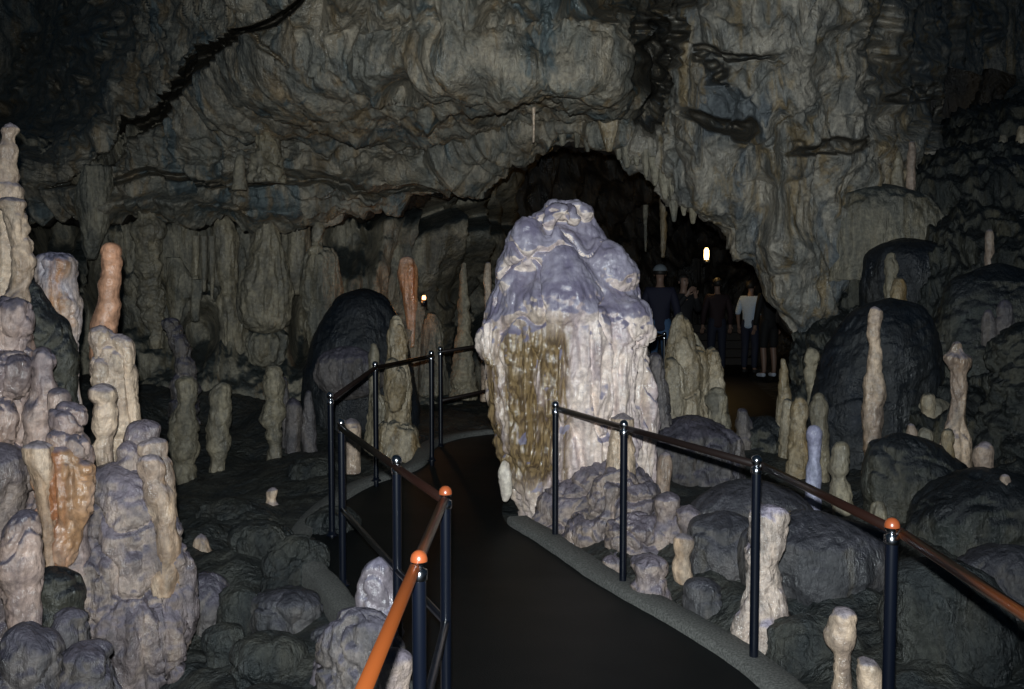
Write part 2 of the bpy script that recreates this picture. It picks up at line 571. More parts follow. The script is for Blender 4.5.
def sheet(P, deg, hf, lf, w=.5, o=2, seed=0.0):
    """flow ridges running at deg from the vertical on the face of the rock"""
    t = math.radians(deg)
    s = P[..., 2] - .45 * P[..., 1]
    u = P[..., 0] * math.cos(t) + s * math.sin(t)
    v = -P[..., 0] * math.sin(t) + s * math.cos(t)
    wx = perlin(P * .9 + seed) * w + perlin(P * 2.7 + seed) * w * .3
    Q = np.stack([(u + wx * .5) * hf, v * lf + wx, P[..., 1] * .35 * hf * .3 + seed], -1)
    return ridged(Q, o) - .6

def disp_vault(G, px, py):
    P = G
    sm = lambda x: np.clip(x, 0, 1) ** 2 * (3 - 2 * np.clip(x, 0, 1))
    mR = sm((px - 600) / 50)
    mA = (1 - mR) * sm((340 - px) / 120)
    mB = (1 - mR) * (1 - sm((340 - px) / 120))
    mBt = mB * sm((95 - py) / 70)
    mBl = mB - mBt
    big = fbm(warp(P * .6, 1, .4), 3) * .34 + fbm(P * 1.6, 3) * .10
    out = big
    for m, deg in ((mA, 28), (mBt, -8), (mBl, 64), (mR, 6)):
        f = sheet(P, deg, 2.2, .5, .7, 2, deg) * (.24 if deg == 64 else .36) + sheet(P, deg + 6, 6.0, .55, .6, 2, deg + 9) * .14 + sheet(P, deg + 3, 11, .8, .6, 2, deg + 21) * .065 + sheet(P, deg, 18, 1.1, .7, 2, deg + 4) * .035
        out = out + m * f
    cross = sheet(P, -50, 1.6, .5, .9, 2, 40) * .22 * (1.2 * mBl + .5 * mR)
    bedm = np.exp(-((py - 178) / 38) ** 2) * np.clip((560 - px) / 120, 0, 1)
    beds = (ridged(np.stack([P[..., 0] * .6, P[..., 1] * .3, P[..., 2] * 3.4 + .5 * perlin(P * .9)], -1), 3) - .55) * .42 * bedm
    small = .04 * crease(sc(P, 1.1, .6, .9), .05) * (.4 + .6 * mB + .3 * mR) + .035 * crease(sc(P, 3.2, 1.4, 1.4), .08) + fbm(P * 5, 3) * .03 + (lumps(warp(P, 2, .1) * 3.0) - .5) * .025
    far = np.clip((90 - px) / 60, 0, 1)
    return out * (1 - .3 * far) + cross + beds + small

def push_vault(px, py, G):
    p = np.zeros_like(px)
    w = px + 3 * perlin(np.stack([px * .02, py * .02, px * 0], -1)); h = py + 4 * perlin(np.stack([px * .03, py * .03, px * 0 + 5], -1))
    p += groove(w, h, [(88, 182), (120, 146), (150, 112), (185, 84), (235, 52), (272, 24), (306, -6)], 9.0, 4.5)
    p += groove(w, h, [(268, 24), (283, 48), (300, 62)], 2.6, .35)
    # dark hanging recess right of the vault edge
    jag = 18 * perlin(np.stack([px * .035, py * .035, px * 0 + 9], -1)) + 9 * perlin(np.stack([px * .09, py * .09, px * 0 + 2], -1))
    p += 3.2 * bell(w + jag, h + jag * .6, 655, 45, 32, 60, 8, 8) * (.6 + .6 * ridged(G * 2.2, 2)) + 1.6 * bell(w + jag, h, 648, 112, 24, 26, 0, 8)
    p += 1.5 * bell(w, h + jag * .6, 640, -8, 70, 18, 0, 6)
    p += 7.0 * np.clip((150 - w - h * .35 + jag) / 110, 0, 1) * np.clip((165 - h) / 50, 0, 1)
    p += 4.0 * np.clip((w - 850 + jag) / 130, 0, 1) * np.clip((150 - h) / 70, 0, 1)
    p += .5 * bell(w, h, 405, 82, 14, 9, 0)
    rg = .5 + ridged(G * 1.9, 2)
    p += rg * (1.3 * bell(w + jag * .6, h + jag * .3, 728, 122, 26, 6, 14, 5) + 1.2 * bell(w + jag * .5, h + jag * .4, 752, 126, 9, 12, 0, 5))
    p += rg * (.7 * bell(w + jag, h + jag * .3, 738, 42, 36, 4, 8, 4) + .9 * bell(w + jag, h + jag * .6, 885, 94, 24, 6, -8, 4) + .8 * bell(w + jag, h + jag * .5, 916, 112, 10, 14, -30, 4))
    p += rg * (1.0 * bell(w + jag, h + jag * .4, 820, 146, 34, 5, -6, 5) + .7 * bell(w + jag, h + jag, 725, 60, 12, 8, 0, 4))
    # nearer ribs
    p -= .35 * bell(w, h, 700, 90, 9, 110, -4) + .30 * bell(w, h, 775, 190, 10, 90, -8) + .25 * bell(w, h, 800, 40, 12, 60, 5)
    p -= .22 * bell(w, h, 612, 70, 10, 60, 0)
    # beds of the long ledge at left
    p += .5 * groove(w, h, [(60, 190), (150, 172), (210, 182), (300, 176), (400, 190), (440, 180)], 5, 1) * (px < 460)
    p -= .35 * bell(w, h, 200, 200, 110, 6, 2) + .30 * bell(w, h, 380, 176, 60, 5, -4)
    return p
make_surface('ceiling', G, disp_vault, M['ceil'], push_vault)
# right part of the vault takes a paler rock: same mesh, second material by place
vault = bpy.data.objects['ceiling']
vault.data.materials.append(M['wallr'])
c = vco(vault.data)
qx, qy = project(c)
fl = np.empty(len(vault.data.polygons) * 4, dtype=np.int32)
vault.data.polygons.foreach_get('vertices', fl)
fl = fl.reshape(-1, 4)[:, 0]
edge = 640 + 14 * perlin(np.stack([qy * .02, qy * 0, qy * 0], -1)) + np.clip(qy - 110, 0, 60) * -.4
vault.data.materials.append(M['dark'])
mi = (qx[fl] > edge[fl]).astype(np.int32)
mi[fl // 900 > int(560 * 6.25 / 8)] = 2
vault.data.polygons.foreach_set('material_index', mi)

# low chamber wall on the left, hung with curtains
cols = [-200, 0, 100, 200, 300, 400, 470, 520]
R = [row(150, [13.2, 13.2, 13, 13, 12.8, 13.2, 15, 19], cols),
     row(240, [12.8, 12.6, 12.4, 12.2, 12.2, 12.6, 14.4, 19], cols),
     row(320, [12.4, 12.2, 12.0, 11.9, 12.0, 12.3, 14, 19], cols),
     row(400, [11.4, 11.2, 11.0, 11.1, 11.3, 11.8, 13, 19], cols),
     row(470, [10.4, 10.2, 10.2, 10.3, 10.6, 11.2, 12.6, 19], cols)]
G = surf(R, 420, 230)
def disp_cur(G, px, py):
    P = G
    v = warp(sc(P, 2.6, 1.0, .35), .8, .5)
    v2 = warp(sc(P, 8, 2.4, .8), .6, .5)
    step = (ridged(np.stack([P[..., 0] * .8, P[..., 1] * .3, P[..., 2] * 1.5], -1) + .3 * perlin(P)[..., None], 2) - .6)
    m = np.clip((380 - py) / 60, .25, 1)
    return m * ((ridged(v, 2) - .6) * 1.1 + (ridged(v2, 2) - .6) * .32) + step * .35 + fbm(P * .7, 3) * .35 + fbm(P * 6, 3) * .05
def push_cur(px, py, G):
    p = 1.1 * np.exp(-((py - 222 - 6 * perlin(G * .8)) / 9) ** 2)
    for cx, cy, rx, ry, dp in ((70, 240, 26, 40, 1.6), (250, 205, 12, 22, 1.0), (306, 222, 22, 16, .9), (205, 345, 22, 20, .8), (120, 300, 14, 60, .9),
                               (300, 330, 10, 40, .9), (345, 250, 22, 22, 1.0), (450, 310, 22, 50, 2.5), (505, 250, 30, 80, 2.0), (120, 400, 40, 30, .6)):
        p += dp * bell(px, py, cx, cy, rx, ry, 0, 3)
    return p
make_surface('wall_left', G, disp_cur, M['curtain'], push_cur)

# tunnel beyond the arch
cols = [400, 480, 560, 640, 700, 760, 820, 900, 1000]
R = [row(60, [14.5, 15.5, 15.5, 15.2, 14.8, 13, 12, 12, 12], cols),
     row(130, [16, 17.5, 18, 18, 17, 15, 13, 12.5, 12.5], cols),
     row(200, [17, 18, 19, 20, 20, 18, 15, 13, 13], cols),
     row(280, [17, 18, 20, 22, 23, 21.5, 17, 13.5, 13], cols),
     row(340, [17, 18, 20, 22, 23, 21.5, 17, 13.5, 13], cols),
     row(400, [17, 18, 19, 20, 20.5, 19, 16, 13, 13], cols)]
G = surf(R, 260, 180)
def disp_tun(G, px, py):
    P = G
    v = warp(sc(P, 1.3, .8, .25), .6, .6)
    v2 = warp(sc(P, 4, 1.4, .6), .6, .5)
    return (ridged(v, 2) - .6) * 1.1 + (ridged(v2, 2) - .6) * .4 + fbm(P * .6, 3) * .5
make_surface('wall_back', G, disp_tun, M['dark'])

# right bank: steep slope climbing to the upper right
R = [[at(*p) for p in r] for r in (
    [(770, 560, 6.8), (830, 560, 6.6), (890, 575, 6.2), (960, 590, 5.9), (1050, 600, 5.6), (1250, 620, 5.0)],
    [(785, 470, 8.0), (830, 470, 7.7), (890, 470, 7.2), (960, 470, 6.8), (1050, 470, 6.4), (1250, 470, 5.8)],
    [(795, 400, 8.8), (835, 390, 8.6), (890, 380, 8.1), (960, 370, 7.7), (1050, 360, 7.3), (1250, 350, 6.8)],
    [(800, 320, 9.3), (840, 300, 9.1), (890, 290, 8.8), (960, 275, 8.5), (1050, 265, 8.1), (1250, 240, 7.8)],
    [(806, 245, 9.6), (845, 225, 9.6), (890, 205, 9.5), (960, 180, 9.3), (1050, 165, 9.1), (1250, 120, 8.8)],
    [(812, 205, 10), (850, 190, 10.2), (890, 175, 10.3), (960, 132, 10.4), (1050, 92, 10.4), (1250, 30, 10.2)],
    [(815, 206, 12), (852, 192, 12.5), (892, 180, 13), (962, 142, 13), (1052, 105, 13), (1250, 50, 13)])]
G = surf(R, 330, 330)
def disp_slope(G, px, py):
    P = G
    L = lumps(warp(sc(P, .8, .7, .8), .8, .3))
    L2 = lumps(warp(sc(P, 2.9, 2.4, 2.0), .8, .3))
    v = ridged(warp(sc(P, 5, 4, 1.1), .8, .5), 2) - .6
    return -.16 + (L - .5) * .62 + (L2 - .5) * .08 + v * .24 + .08 * (ridged(warp(sc(P, 12, 9, 2.2), .8, .5), 2) - .6) + fbm(P * 5, 3) * .06
make_surface('wall_right', G, disp_slope, M['slope'])

# ------------------------------------------------------------------ ground
GP = np.array([at(*p) for p in (
    (300, 700, 4.2), (250, 610, 5.3), (200, 650, 5.0), (100, 720, 4.6), (0, 740, 4.5), (-300, 740, 4.5), (330, 585, 5.6), (300, 560, 6.0), (250, 515, 6.9), (340, 520, 6.6),
    (180, 492, 8.3), (220, 478, 8.7), (300, 455, 9.0), (272, 465, 9.2), (200, 435, 10), (130, 395, 10.6), (60, 380, 11), (-200, 400, 11), (300, 405, 10.6), (200, 385, 11.2),
    (420, 432, 9.9), (350, 455, 8.8), (470, 410, 11.5), (560, 402, 12), (640, 480, 7.6), (600, 520, 6.6), (700, 565, 5.6), (800, 615, 4.8), (850, 692, 4.0), (950, 665, 4.2),
    (1024, 700, 3.6), (1000, 620, 5), (880, 552, 5.8), (830, 518, 6.5), (760, 490, 7.2), (760, 450, 8.2), (720, 435, 9), (860, 480, 7.2), (1150, 640, 5.0), (1300, 700, 4),
    (700, 620, 4.7), (600, 400, 14), (700, 384, 16), (800, 400, 14), (760, 385, 18), (740, 372, 20), (640, 372, 20), (900, 380, 16), (400, 700, 3.8), (60, 560, 7), (130, 500, 8), (-150, 560, 7))])
GP = np.vstack([GP, [(-.9, 1, -.1), (-.9, 2.6, -.08), (-3, 2, -.3), (2.0, 1, .1), (3.5, 2.2, .15), (0.4, .5, -.2), (0.4, 3, -.1), (6, 3, .2), (0, 24, 0), (8, 24, 0)]])

def ground_z(x, y):
    x = np.asarray(x, float); y = np.asarray(y, float)
    w = 0; s = 0
    for a, b, c in GP:
        k = 1.0 / (((x - a) ** 2 + (y - b) ** 2) + .02) ** 1.6
        w = w + k; s = s + k * c
    return s / w

def path_z(y):
    return np.interp(y, [0, 5.5, 7.5, 8.6, 12, 16, 24], [0, 0, .10, .17, .17, .10, .06])

PR = [(1.09, -.5), (1.10, 1), (1.10, 2.1), (1.12, 3.0), (.97, 4.15), (.53, 5.25), (.18, 6.1), (-.06, 6.7), (.0, 7.5), (.28, 8.1), (1.0, 8.7), (2.3, 9.4), (3.1, 11.2), (3.5, 13.5), (4.2, 17.5), (6.0, 22)]
PL = [(-.33, -.5), (-.32, 1), (-.32, 2.5), (-.30, 3.5), (-.48, 4.15), (-.92, 5.3), (-1.24, 6.0), (-1.28, 6.7), (-1.10, 7.5), (-.74, 8.15), (-.66, 9.1), (-.2, 9.75), (1.0, 9.98), (1.72, 10.9), (1.75, 13.6), (3.0, 22)]
def dense(pts, n=260):
    return catmull(np.array(pts, float), n)
PRd, PLd = dense(PR), dense(PL)

def inside_path(x, y, margin=0.0):
    """signed: >0 inside"""
    # polygon test by row interpolation along both edges is ambiguous at bends: use nearest edge winding
    poly = np.vstack([PRd[::3], PLd[::-3]])
    c = np.zeros(np.shape(x), bool)
    n = len(poly)
    for i in range(n):
        x1, y1 = poly[i]; x2, y2 = poly[(i + 1) % n]
        cond = ((y1 > y) != (y2 > y)) & (x < (x2 - x1) * (y - y1) / (y2 - y1 + 1e-12) + x1)
        c ^= cond
    d = np.full(np.shape(x), 9.0)
    for i in range(n):
        dd, _ = seg_dist(x, y, poly[i], poly[(i + 1) % n])
        d = np.minimum(d, dd)
    return np.where(c, d, -d)

def rough_ground(x, y):
    P = np.stack([x, y, np.zeros_like(x)], -1)
    z = ground_z(x, y)
    L = lumps(warp(P * 2.1, .8, .35))
    L2 = lumps(warp(P * 5.2, .8, .3) + 3)
    kk = np.clip((9 - y) / 4, .35, 1)
    z = z + ((L - .5) * .20 + (L2 - .5) * .075) * kk + .06 * fbm(P * 2.2, 4) + .02 * fbm(P * 12, 3)
    s = inside_path(x, y)
    pz = path_z(y)
    k = np.clip((s + .42) / .30, 0, 1); k = k * k * (3 - 2 * k)
    z = z * (1 - k) + (pz - .07) * k
    return z

nx, ny = 520, 620
xs = np.linspace(-7.5, 9.5, nx)
ys = 0.2 + (np.linspace(0, 1, ny) ** 1.7) * 23.5
X, Y = np.meshgrid(xs, ys)
Z = rough_ground(X, Y)
me = mesh_arrays('floor', np.stack([X, Y, Z], -1).reshape(-1, 3), grid_quads(nx, ny)[:, ::1])
tag(link('floor', me, M['floor']), kind='structure')

# walkway slab and its kerbs
zz = path_z((PRd[:, 1] + PLd[:, 1]) / 2)
zR, zL = path_z(PRd[:, 1]), path_z(PLd[:, 1])
nc = 24
V = np.zeros((len(PRd), nc, 3))
for j in range(nc):
    f = j / (nc - 1)
    V[:, j, :2] = PLd * (1 - f) + PRd * f
    V[:, j, 2] = zL * (1 - f) + zR * f
V[..., 2] += .006 * fbm(sc(V, 3, 3, 3), 3)
bot = V.copy(); bot[..., 2] -= .10
me = mesh_arrays('walkway', V.reshape(-1, 3), grid_quads(nc, len(PRd))[:, ::-1])
tag(link('walkway', me, M['path']), kind='structure')

def kerb(name, line, side, w=.15, h=.045):
    t = np.gradient(line, axis=0)
    t /= np.linalg.norm(t, axis=1)[:, None]
    nrm = np.stack([t[:, 1], -t[:, 0]], -1) * side
    z = path_z(line[:, 1])
    prof = [(-.005, -.10), (-.005, h * .75), (.012, h), (w - .015, h), (w, h * .7), (w, -.12)]
    V = np.zeros((len(line), len(prof), 3))
    for j, (o, hh) in enumerate(prof):
        V[:, j, :2] = line + nrm * o
        V[:, j, 2] = z + hh
    V += (.006 * fbm(V * 14, 3))[..., None]
    me = mesh_arrays(name, V.reshape(-1, 3), grid_quads(len(prof), len(line)), smooth=False)
    tag(link(name, me, M['kerb']), kind='structure')
kerb('trim_1', PRd[:118], 1)
kerb('trim_2', PLd, -1, .13)

# steps up into the tunnel behind the party of visitors
bm = bmesh.new()
for k in range(5):
    c = at(735, 372, 19.6 + .34 * k)
    mtx = Matrix.Translation((c[0] - .1, c[1] + .0, .06 + .085 + .15 * k - .03)) @ Matrix.Diagonal((3.6, .36, .17 + .02, 1))
    bmesh.ops.create_cube(bm, size=1, matrix=mtx)
bmesh.ops.bevel(bm, geom=bm.edges[:], offset=.012, segments=2, affect='EDGES')
me = bpy.data.meshes.new('stairs'); bm.to_mesh(me); bm.free()
tag(link('stairs', me, plain('dark_step_concrete', (.03, .028, .028), .8, bump=.4, bscale=50, var=.5)), kind='structure')
# ------------------------------------------------------------------ formations, one object each
_n = [0]
def form(name, label, cat, d, outline, mat, style='flute', k=1.0, group=None, n=None, m=None, down=False, both=False, ell=1.0, lean=0.0, ext=.22, parts=()):
    _n[0] += 1
    O = outline_world(outline, d)
    rmax = O[:, 2].max(); hh = O[0, 1] - O[-1, 1]
    n = n or int(min(120, max(32, rmax * 2 * PI / .011))) // 2 * 2
    m = m or int(min(170, max(40, hh / .011)))
    V, Q = revolve(O, d, n=n, m=m, down=down, both=both, ell=ell, lean=lean, ext=0 if (down or both) else ext)
    me = mesh_arrays(name, V, Q)
    kk = k * min(1.6, max(.34, rmax / .12))
    seed = _n[0] * 3.71
    zz0, zz1, r0, r1 = O[0, 1], O[-1, 1], max(O[0, 2], .01), max(O[-1, 2], .01)
    def tip(co):
        w = np.clip((np.interp(-co[:, 2], -O[:, 1], O[:, 2]) / rmax) ** .7, .3, 1)
        if not down: w = np.minimum(w, np.clip((zz0 - co[:, 2]) / (r0 * .9) + .12, 0, 1))
        if down or both: w = np.minimum(w, np.clip((co[:, 2] - zz1) / (r1 * .9) + .12, 0, 1))
        return w
    displace(me, lambda co, no: tip(co) * (STYLE[style](co, kk, seed) + min(rmax, .5) * .20 * perlin(co / (min(rmax, .6) * 2.2) + seed)))
    cc = vco(me)
    cc[-2] = cc[:n].mean(0); cc[-1] = cc[-2 - n:-2].mean(0)
    me.vertices.foreach_set('co', cc.astype(np.float32).ravel()); me.update()
    zb = float(O[0, 1] if down else O[-1, 1])
    loc = (float(O[-1, 0]), d, zb)
    to_local(me, loc)
    o = link(name, me, M[mat])
    o.location = loc
    tag(o, label, cat, group)
    return o

S = 'stalagmite'
G_L = 'stalagmites of the near left cluster'
G_M = 'stalagmites standing on the dark floor left of the walkway'
G_B = 'columns along the low wall at left'
G_R = 'stalagmites between the great one and the right bank'
G_K = 'small stalagmites on the right bank'
G_F = 'stalagmites beside the right hand kerb'
D_R = 'dark rounded mounds of the right bank'

def melt(name, label, cat, lobes, mat, style='drip', k=1.0, group=None, voxel=.009, smooth=5):
    """a formation grown together from several heads; lobes: (distance, outline)"""
    _n[0] += 1
    seed = _n[0] * 3.71
    ps = []
    for q in lobes:
        dd, o = q[0], q[1]
        ps.append(lobe(o, dd, n=40, m=50, ext=(.25 if len(q) < 3 else 0), both=len(q) > 2, ell=.9))
    me = fuse(name, ps, voxel, smooth, lambda co, no: STYLE[style](co, k, seed) + .012 * perlin(co * 4 + seed))
    dd, o = lobes[0][0], lobes[0][1]
    loc = (float(at((o[-1][1] + o[-1][2]) / 2, o[-1][0], dd)[0]), dd, zat(o[-1][0], dd))
    to_local(me, loc)
    ob = link(name, me, M[mat]); ob.location = loc
    tag(ob, label, cat, group)
    return ob

# ---- near left cluster
form(S, 'tall pale stalagmite with a ball tip at the far left edge of the cave', S, 5.7, [(122, 3, 17), (129, 1, 19), (136, 3, 14), (150, 0, 16), (166, -2, 17), (179, -3, 18), (182, -2, 17), (186, -4, 21), (205, -4, 22), (260, -8, 24), (320, -10, 22), (420, -10, 22), (520, -10, 22)], 'cream', 'ring', .8, G_L, ext=.3)
form(S, 'stacked knobby pale stalagmite just below the ball-tipped one at the left edge', S, 5.35, [(197, 5, 20), (203, 2, 23), (210, 5, 22), (217, 4, 26), (223, 7, 27), (229, 8, 29), (236, 9, 27), (244, 11, 31), (252, 11, 29), (262, 13, 33), (275, 12, 31), (288, 7, 29), (305, 0, 27), (330, -6, 28), (400, -10, 30)], 'cream', 'knob', .8, G_L)
melt(S, 'broad crinkled lilac-pink stalagmite filling the left edge at mid height', S, [
    (5.05, [(318, -14, 26), (330, -20, 31), (350, -24, 33), (385, -26, 33), (430, -26, 31), (470, -28, 24), (520, -30, 16)]),
    (5.0, [(297, -10, 8), (306, -18, 16), (320, -18, 20), (336, -12, 14)], 1), (4.98, [(300, 10, 22), (308, 4, 28), (322, 3, 31), (338, 8, 26)], 1),
    (4.9, [(352, 0, 18), (362, -6, 28), (382, -6, 30), (398, 2, 24)], 1), (4.88, [(392, -14, 4), (404, -20, 14), (430, -20, 16), (446, -12, 8)], 1)], 'pink', 'drip', .9, G_L)
form(S, 'smooth grey-brown lump at the left edge under the crinkled stalagmite', S, 4.6, [(442, -20, 18), (452, -26, 25), (480, -30, 27), (510, -32, 20), (560, -30, 12), (640, -28, 12)], 'knob', 'smooth', 1, G_L)
form(S, 'slim knobby column with rounded bumps right of the crinkled stalagmite', S, 4.95, [(346, 36, 50), (354, 31, 55), (364, 30, 55), (371, 34, 52), (380, 33, 55), (395, 31, 56), (408, 29, 58), (430, 28, 55), (460, 26, 52), (500, 26, 52)], 'pink', 'knob', 1, G_L)
form(S, 'small round pale knob beside the slim knobby column', S, 4.85, [(387, 52, 64), (395, 48, 68), (405, 48, 69), (425, 50, 66), (460, 50, 66)], 'pink', 'smooth', 1, G_L)
form('flowstone_mound', 'smooth slate-dark dome behind the slim knobby column', 'mound', 5.5, [(278, 20, 34), (290, 18, 42), (305, 18, 52), (322, 20, 63), (345, 24, 71), (380, 26, 76), (430, 28, 78), (500, 28, 80)], 'mud', 'smooth', .8)
form(S, 'pale crumbling stalagmite with an orange stained lower half and lilac top', S, 5.75, [(252, 41, 58), (258, 38, 70), (266, 38, 75), (280, 41, 74), (295, 45, 75), (304, 49, 79), (316, 55, 80), (330, 62, 81), (350, 67, 79), (380, 70, 78), (410, 72, 82), (450, 72, 86)], 'stained', 'drip', 1.2, G_L)
form(S, 'smooth peach-orange finger stalagmite in front of the low wall', S, 5.5, [(243, 106, 115), (249, 103, 119), (262, 101, 121), (272, 102, 120), (282, 100, 121), (292, 99, 119), (303, 96, 120), (318, 93, 117), (332, 91, 117), (345, 92, 116)], 'peach', 'ring', 1.1, G_L)
melt(S, 'pale two-headed stump carrying the peach-orange finger', S, [
    (5.45, [(352, 96, 120), (365, 94, 132), (380, 95, 135), (400, 100, 137), (425, 106, 138), (470, 104, 140)]),
    (5.40, [(327, 95, 106), (333, 91, 111), (345, 92, 113), (356, 95, 110), (364, 97, 106)], 1),
    (5.42, [(334, 110, 122), (341, 106, 129), (352, 104, 132), (366, 104, 132), (380, 106, 130)], 1),
    (5.36, [(358, 92, 104), (368, 90, 108), (382, 92, 108), (392, 96, 104)], 1)], 'cream', 'drip', .7, G_L)
form(S, 'dark-capped stack of cream knobs in the middle of the left cluster', S, 4.95, [(383, 96, 110), (389, 91, 116), (397, 91, 118), (403, 96, 116), (409, 94, 118), (418, 92, 119), (430, 93, 118), (438, 97, 114), (446, 93, 115), (458, 94, 116), (467, 97, 114), (500, 92, 118)], 'cream', 'smooth', 1.1, G_L)
melt(S, 'large dark-topped knobbed stalagmite above the glossy orange drapery', S, [
    (4.68, [(425, 54, 80), (440, 51, 86), (460, 50, 88), (490, 48, 88), (530, 46, 86)]),
    (4.65, [(404, 60, 72), (409, 53, 80), (418, 50, 84), (428, 51, 85), (436, 56, 80)], 1),
    (4.58, [(430, 52, 62), (436, 49, 68), (446, 50, 70), (453, 54, 66)], 1), (4.58, [(434, 70, 78), (440, 66, 84), (452, 66, 86), (460, 70, 82)], 1)], 'pink', 'knob', .55, G_L)
form('flowstone_drapery', 'glossy wet orange drapery hanging in the left cluster', 'flowstone', 4.56, [(446, 30, 86), (456, 26, 88), (470, 28, 89), (490, 34, 88), (515, 38, 87), (540, 42, 82), (558, 46, 76), (568, 50, 70)], 'orange', 'drip', 1.5, both=True, ell=.6)
form(S, 'shiny cream shoulder knob left of the glossy orange drapery', S, 4.5, [(440, 29, 45), (446, 24, 51), (456, 23, 52), (466, 27, 53), (478, 31, 54), (500, 36, 55), (530, 41, 57), (560, 44, 56)], 'cream', 'drip', .9, G_L, ext=.1)
form(S, 'grey knob at the back of the right end of the left cluster', S, 5.05, [(419, 138, 152), (426, 131, 158), (436, 128, 159), (450, 127, 158), (480, 125, 165)], 'knob', 'smooth', 1, G_L)
form(S, 'cream-flanked knob at the right end of the left cluster', S, 4.9, [(437, 146, 160), (443, 140, 165), (452, 140, 167), (464, 148, 171), (476, 153, 174), (488, 158, 175), (520, 150, 176)], 'cream', 'knob', .8, G_L)
form(S, 'round pale knob in front of the cream-flanked knob of the left cluster', S, 4.78, [(454, 144, 157), (460, 140, 163), (470, 140, 165), (480, 144, 164), (488, 144, 168), (500, 146, 172), (520, 150, 175), (550, 152, 178)], 'cream', 'knob', .8, G_L)
form(S, 'low grey knob between the cream stack and the right end of the left cluster', S, 4.9, [(440, 122, 132), (448, 118, 140), (458, 118, 142), (480, 116, 144)], 'knob', 'smooth', 1, G_L)

# the great lilac and grey mound carrying the left cluster: several lobes melted into one skin
def lb(o, d, ext=.3, **k):
    return lobe(o, d, ext=ext, n=48, m=60, **k)
me = fuse('flowstone_mound', [
    lb([(463, 98, 128), (472, 90, 142), (490, 88, 156), (520, 88, 166), (560, 84, 172), (620, 84, 176), (700, 84, 176), (780, 80, 176)], 4.85, ell=.8),
    lb([(515, 145, 168), (530, 146, 178), (560, 142, 186), (590, 146, 191), (620, 148, 191), (650, 150, 182), (690, 150, 174), (780, 150, 170)], 4.85, ell=.8),
    lb([(545, 75, 105), (575, 66, 130), (640, 60, 150), (700, 60, 160), (780, 60, 160)], 4.78, ell=.8),
    lb([(585, 100, 140), (615, 90, 165), (660, 90, 165), (710, 90, 160), (780, 90, 160)], 4.74, ell=.8),
    lb([(470, 40, 90), (560, 20, 100), (650, 0, 110), (780, -10, 120)], 5.0, ell=.8),
    ellipsoid(119, 507, 4.73, 10, 15, .04), ellipsoid(152, 645, 4.72, 14, 40, .07), ellipsoid(172, 640, 4.76, 9, 45, .06),
], .012, 8, lambda co, no: s_mud(co, .5, 3.3) + .05 * crease(sc(co, 3.4, 3.4, 2.6) + 4, .07) + (s_flute(co, 1.5, 8.1) + s_drip(co, .8, 1.1)) * np.clip((.72 - co[:, 2]) * 3, .18, 1))
loc = (float(at(130, 600, 4.8)[0]), 4.8, float(zat(740, 4.8)))
to_local(me, loc)
o = link('flowstone_mound', me, M['knob']); o.location = loc
tag(o, 'big grey and pink flowstone mass carrying the left cluster of stalagmites', 'mound')

form(S, 'thick stalagmite with a lilac-blue cap in the lower left corner', S, 4.0, [(509, 19, 33), (516, 13, 38), (528, 8, 40), (541, 5, 42), (552, 3, 41), (575, 3, 40), (610, 6, 41), (650, 4, 46), (700, -4, 52), (760, -8, 60)], 'pink', 'smooth', 1.2, G_L)
form('boulder', 'dark rounded lump right behind the lilac-capped stalagmite', 'rock', 4.3, [(566, 46, 66), (573, 40, 78), (585, 38, 83), (605, 36, 84), (650, 30, 84), (720, 20, 84)], 'mud', 'smooth', 1)
form('boulder', 'dark lump with a brown crest in front of the rounded dark one, lower left', 'rock', 4.1, [(607, 62, 78), (613, 55, 86), (622, 52, 89), (640, 48, 90), (680, 40, 92), (740, 36, 94)], 'grey', 'smooth', 1)
form('boulder', 'lowest dark lump of the left cluster at the bottom edge', 'rock', 3.95, [(640, 70, 90), (648, 62, 104), (664, 56, 114), (690, 48, 121), (730, 44, 126), (790, 40, 126)], 'grey', 'smooth', 1)
form('boulder', 'dull brown swelling at the foot of the lilac-capped stalagmite', 'rock', 3.85, [(622, 8, 40), (640, 0, 54), (665, -8, 62), (700, -14, 66), (760, -16, 70)], 'grey', 'smooth', 1)

# ---- dark floor left of the walkway
form(S, 'short orange-lit cone at the right foot of the left cluster', S, 6.2, [(533, 197, 205), (540, 194, 209), (552, 193, 212), (566, 194, 216), (580, 192, 224), (596, 188, 230)], 'cream', 'smooth', 1, G_M)
form('boulder', 'dark pointed rock below the short orange-lit cone', 'rock', 5.3, [(574, 198, 212), (588, 190, 228), (610, 186, 240), (640, 182, 246)], 'grey', 'mud', 1.2)
form(S, 'tiny white stub alone on the dark floor at left', S, 7.2, [(487, 268, 277), (493, 266, 278), (500, 266, 277), (506, 264, 280)], 'cream', 'smooth', .6, G_M)
form(S, 'glossy lilac-headed stalagmite at the left kerb beside the near railing', S, 4.45, [(556, 373, 385), (563, 366, 392), (575, 361, 395), (590, 360, 397), (603, 358, 397), (612, 352, 398), (625, 342, 400), (645, 330, 402), (670, 322, 404), (700, 318, 405)], 'glosslilac', 'smooth', 1, G_M, ell=.8, ext=.15)
form('flowstone_mound', 'wet brown rock below the glossy lilac-headed stalagmite', 'mound', 4.2, [(608, 340, 372), (618, 332, 388), (636, 325, 398), (665, 320, 402), (710, 316, 404)], 'grey', 'drip', 1, ell=.5, ext=.1)
form('boulder', 'small pale rock between the two nearest left railing posts', 'rock', 3.75, [(648, 388, 402), (656, 383, 408), (675, 380, 412), (720, 378, 414)], 'knob', 'knob', .9)
form('boulder', 'round pale knob beyond the middle of the left railing', 'rock', 7.9, [(418, 346, 356), (424, 342, 361), (436, 341, 362), (446, 344, 361)], 'cream', 'smooth', .6)
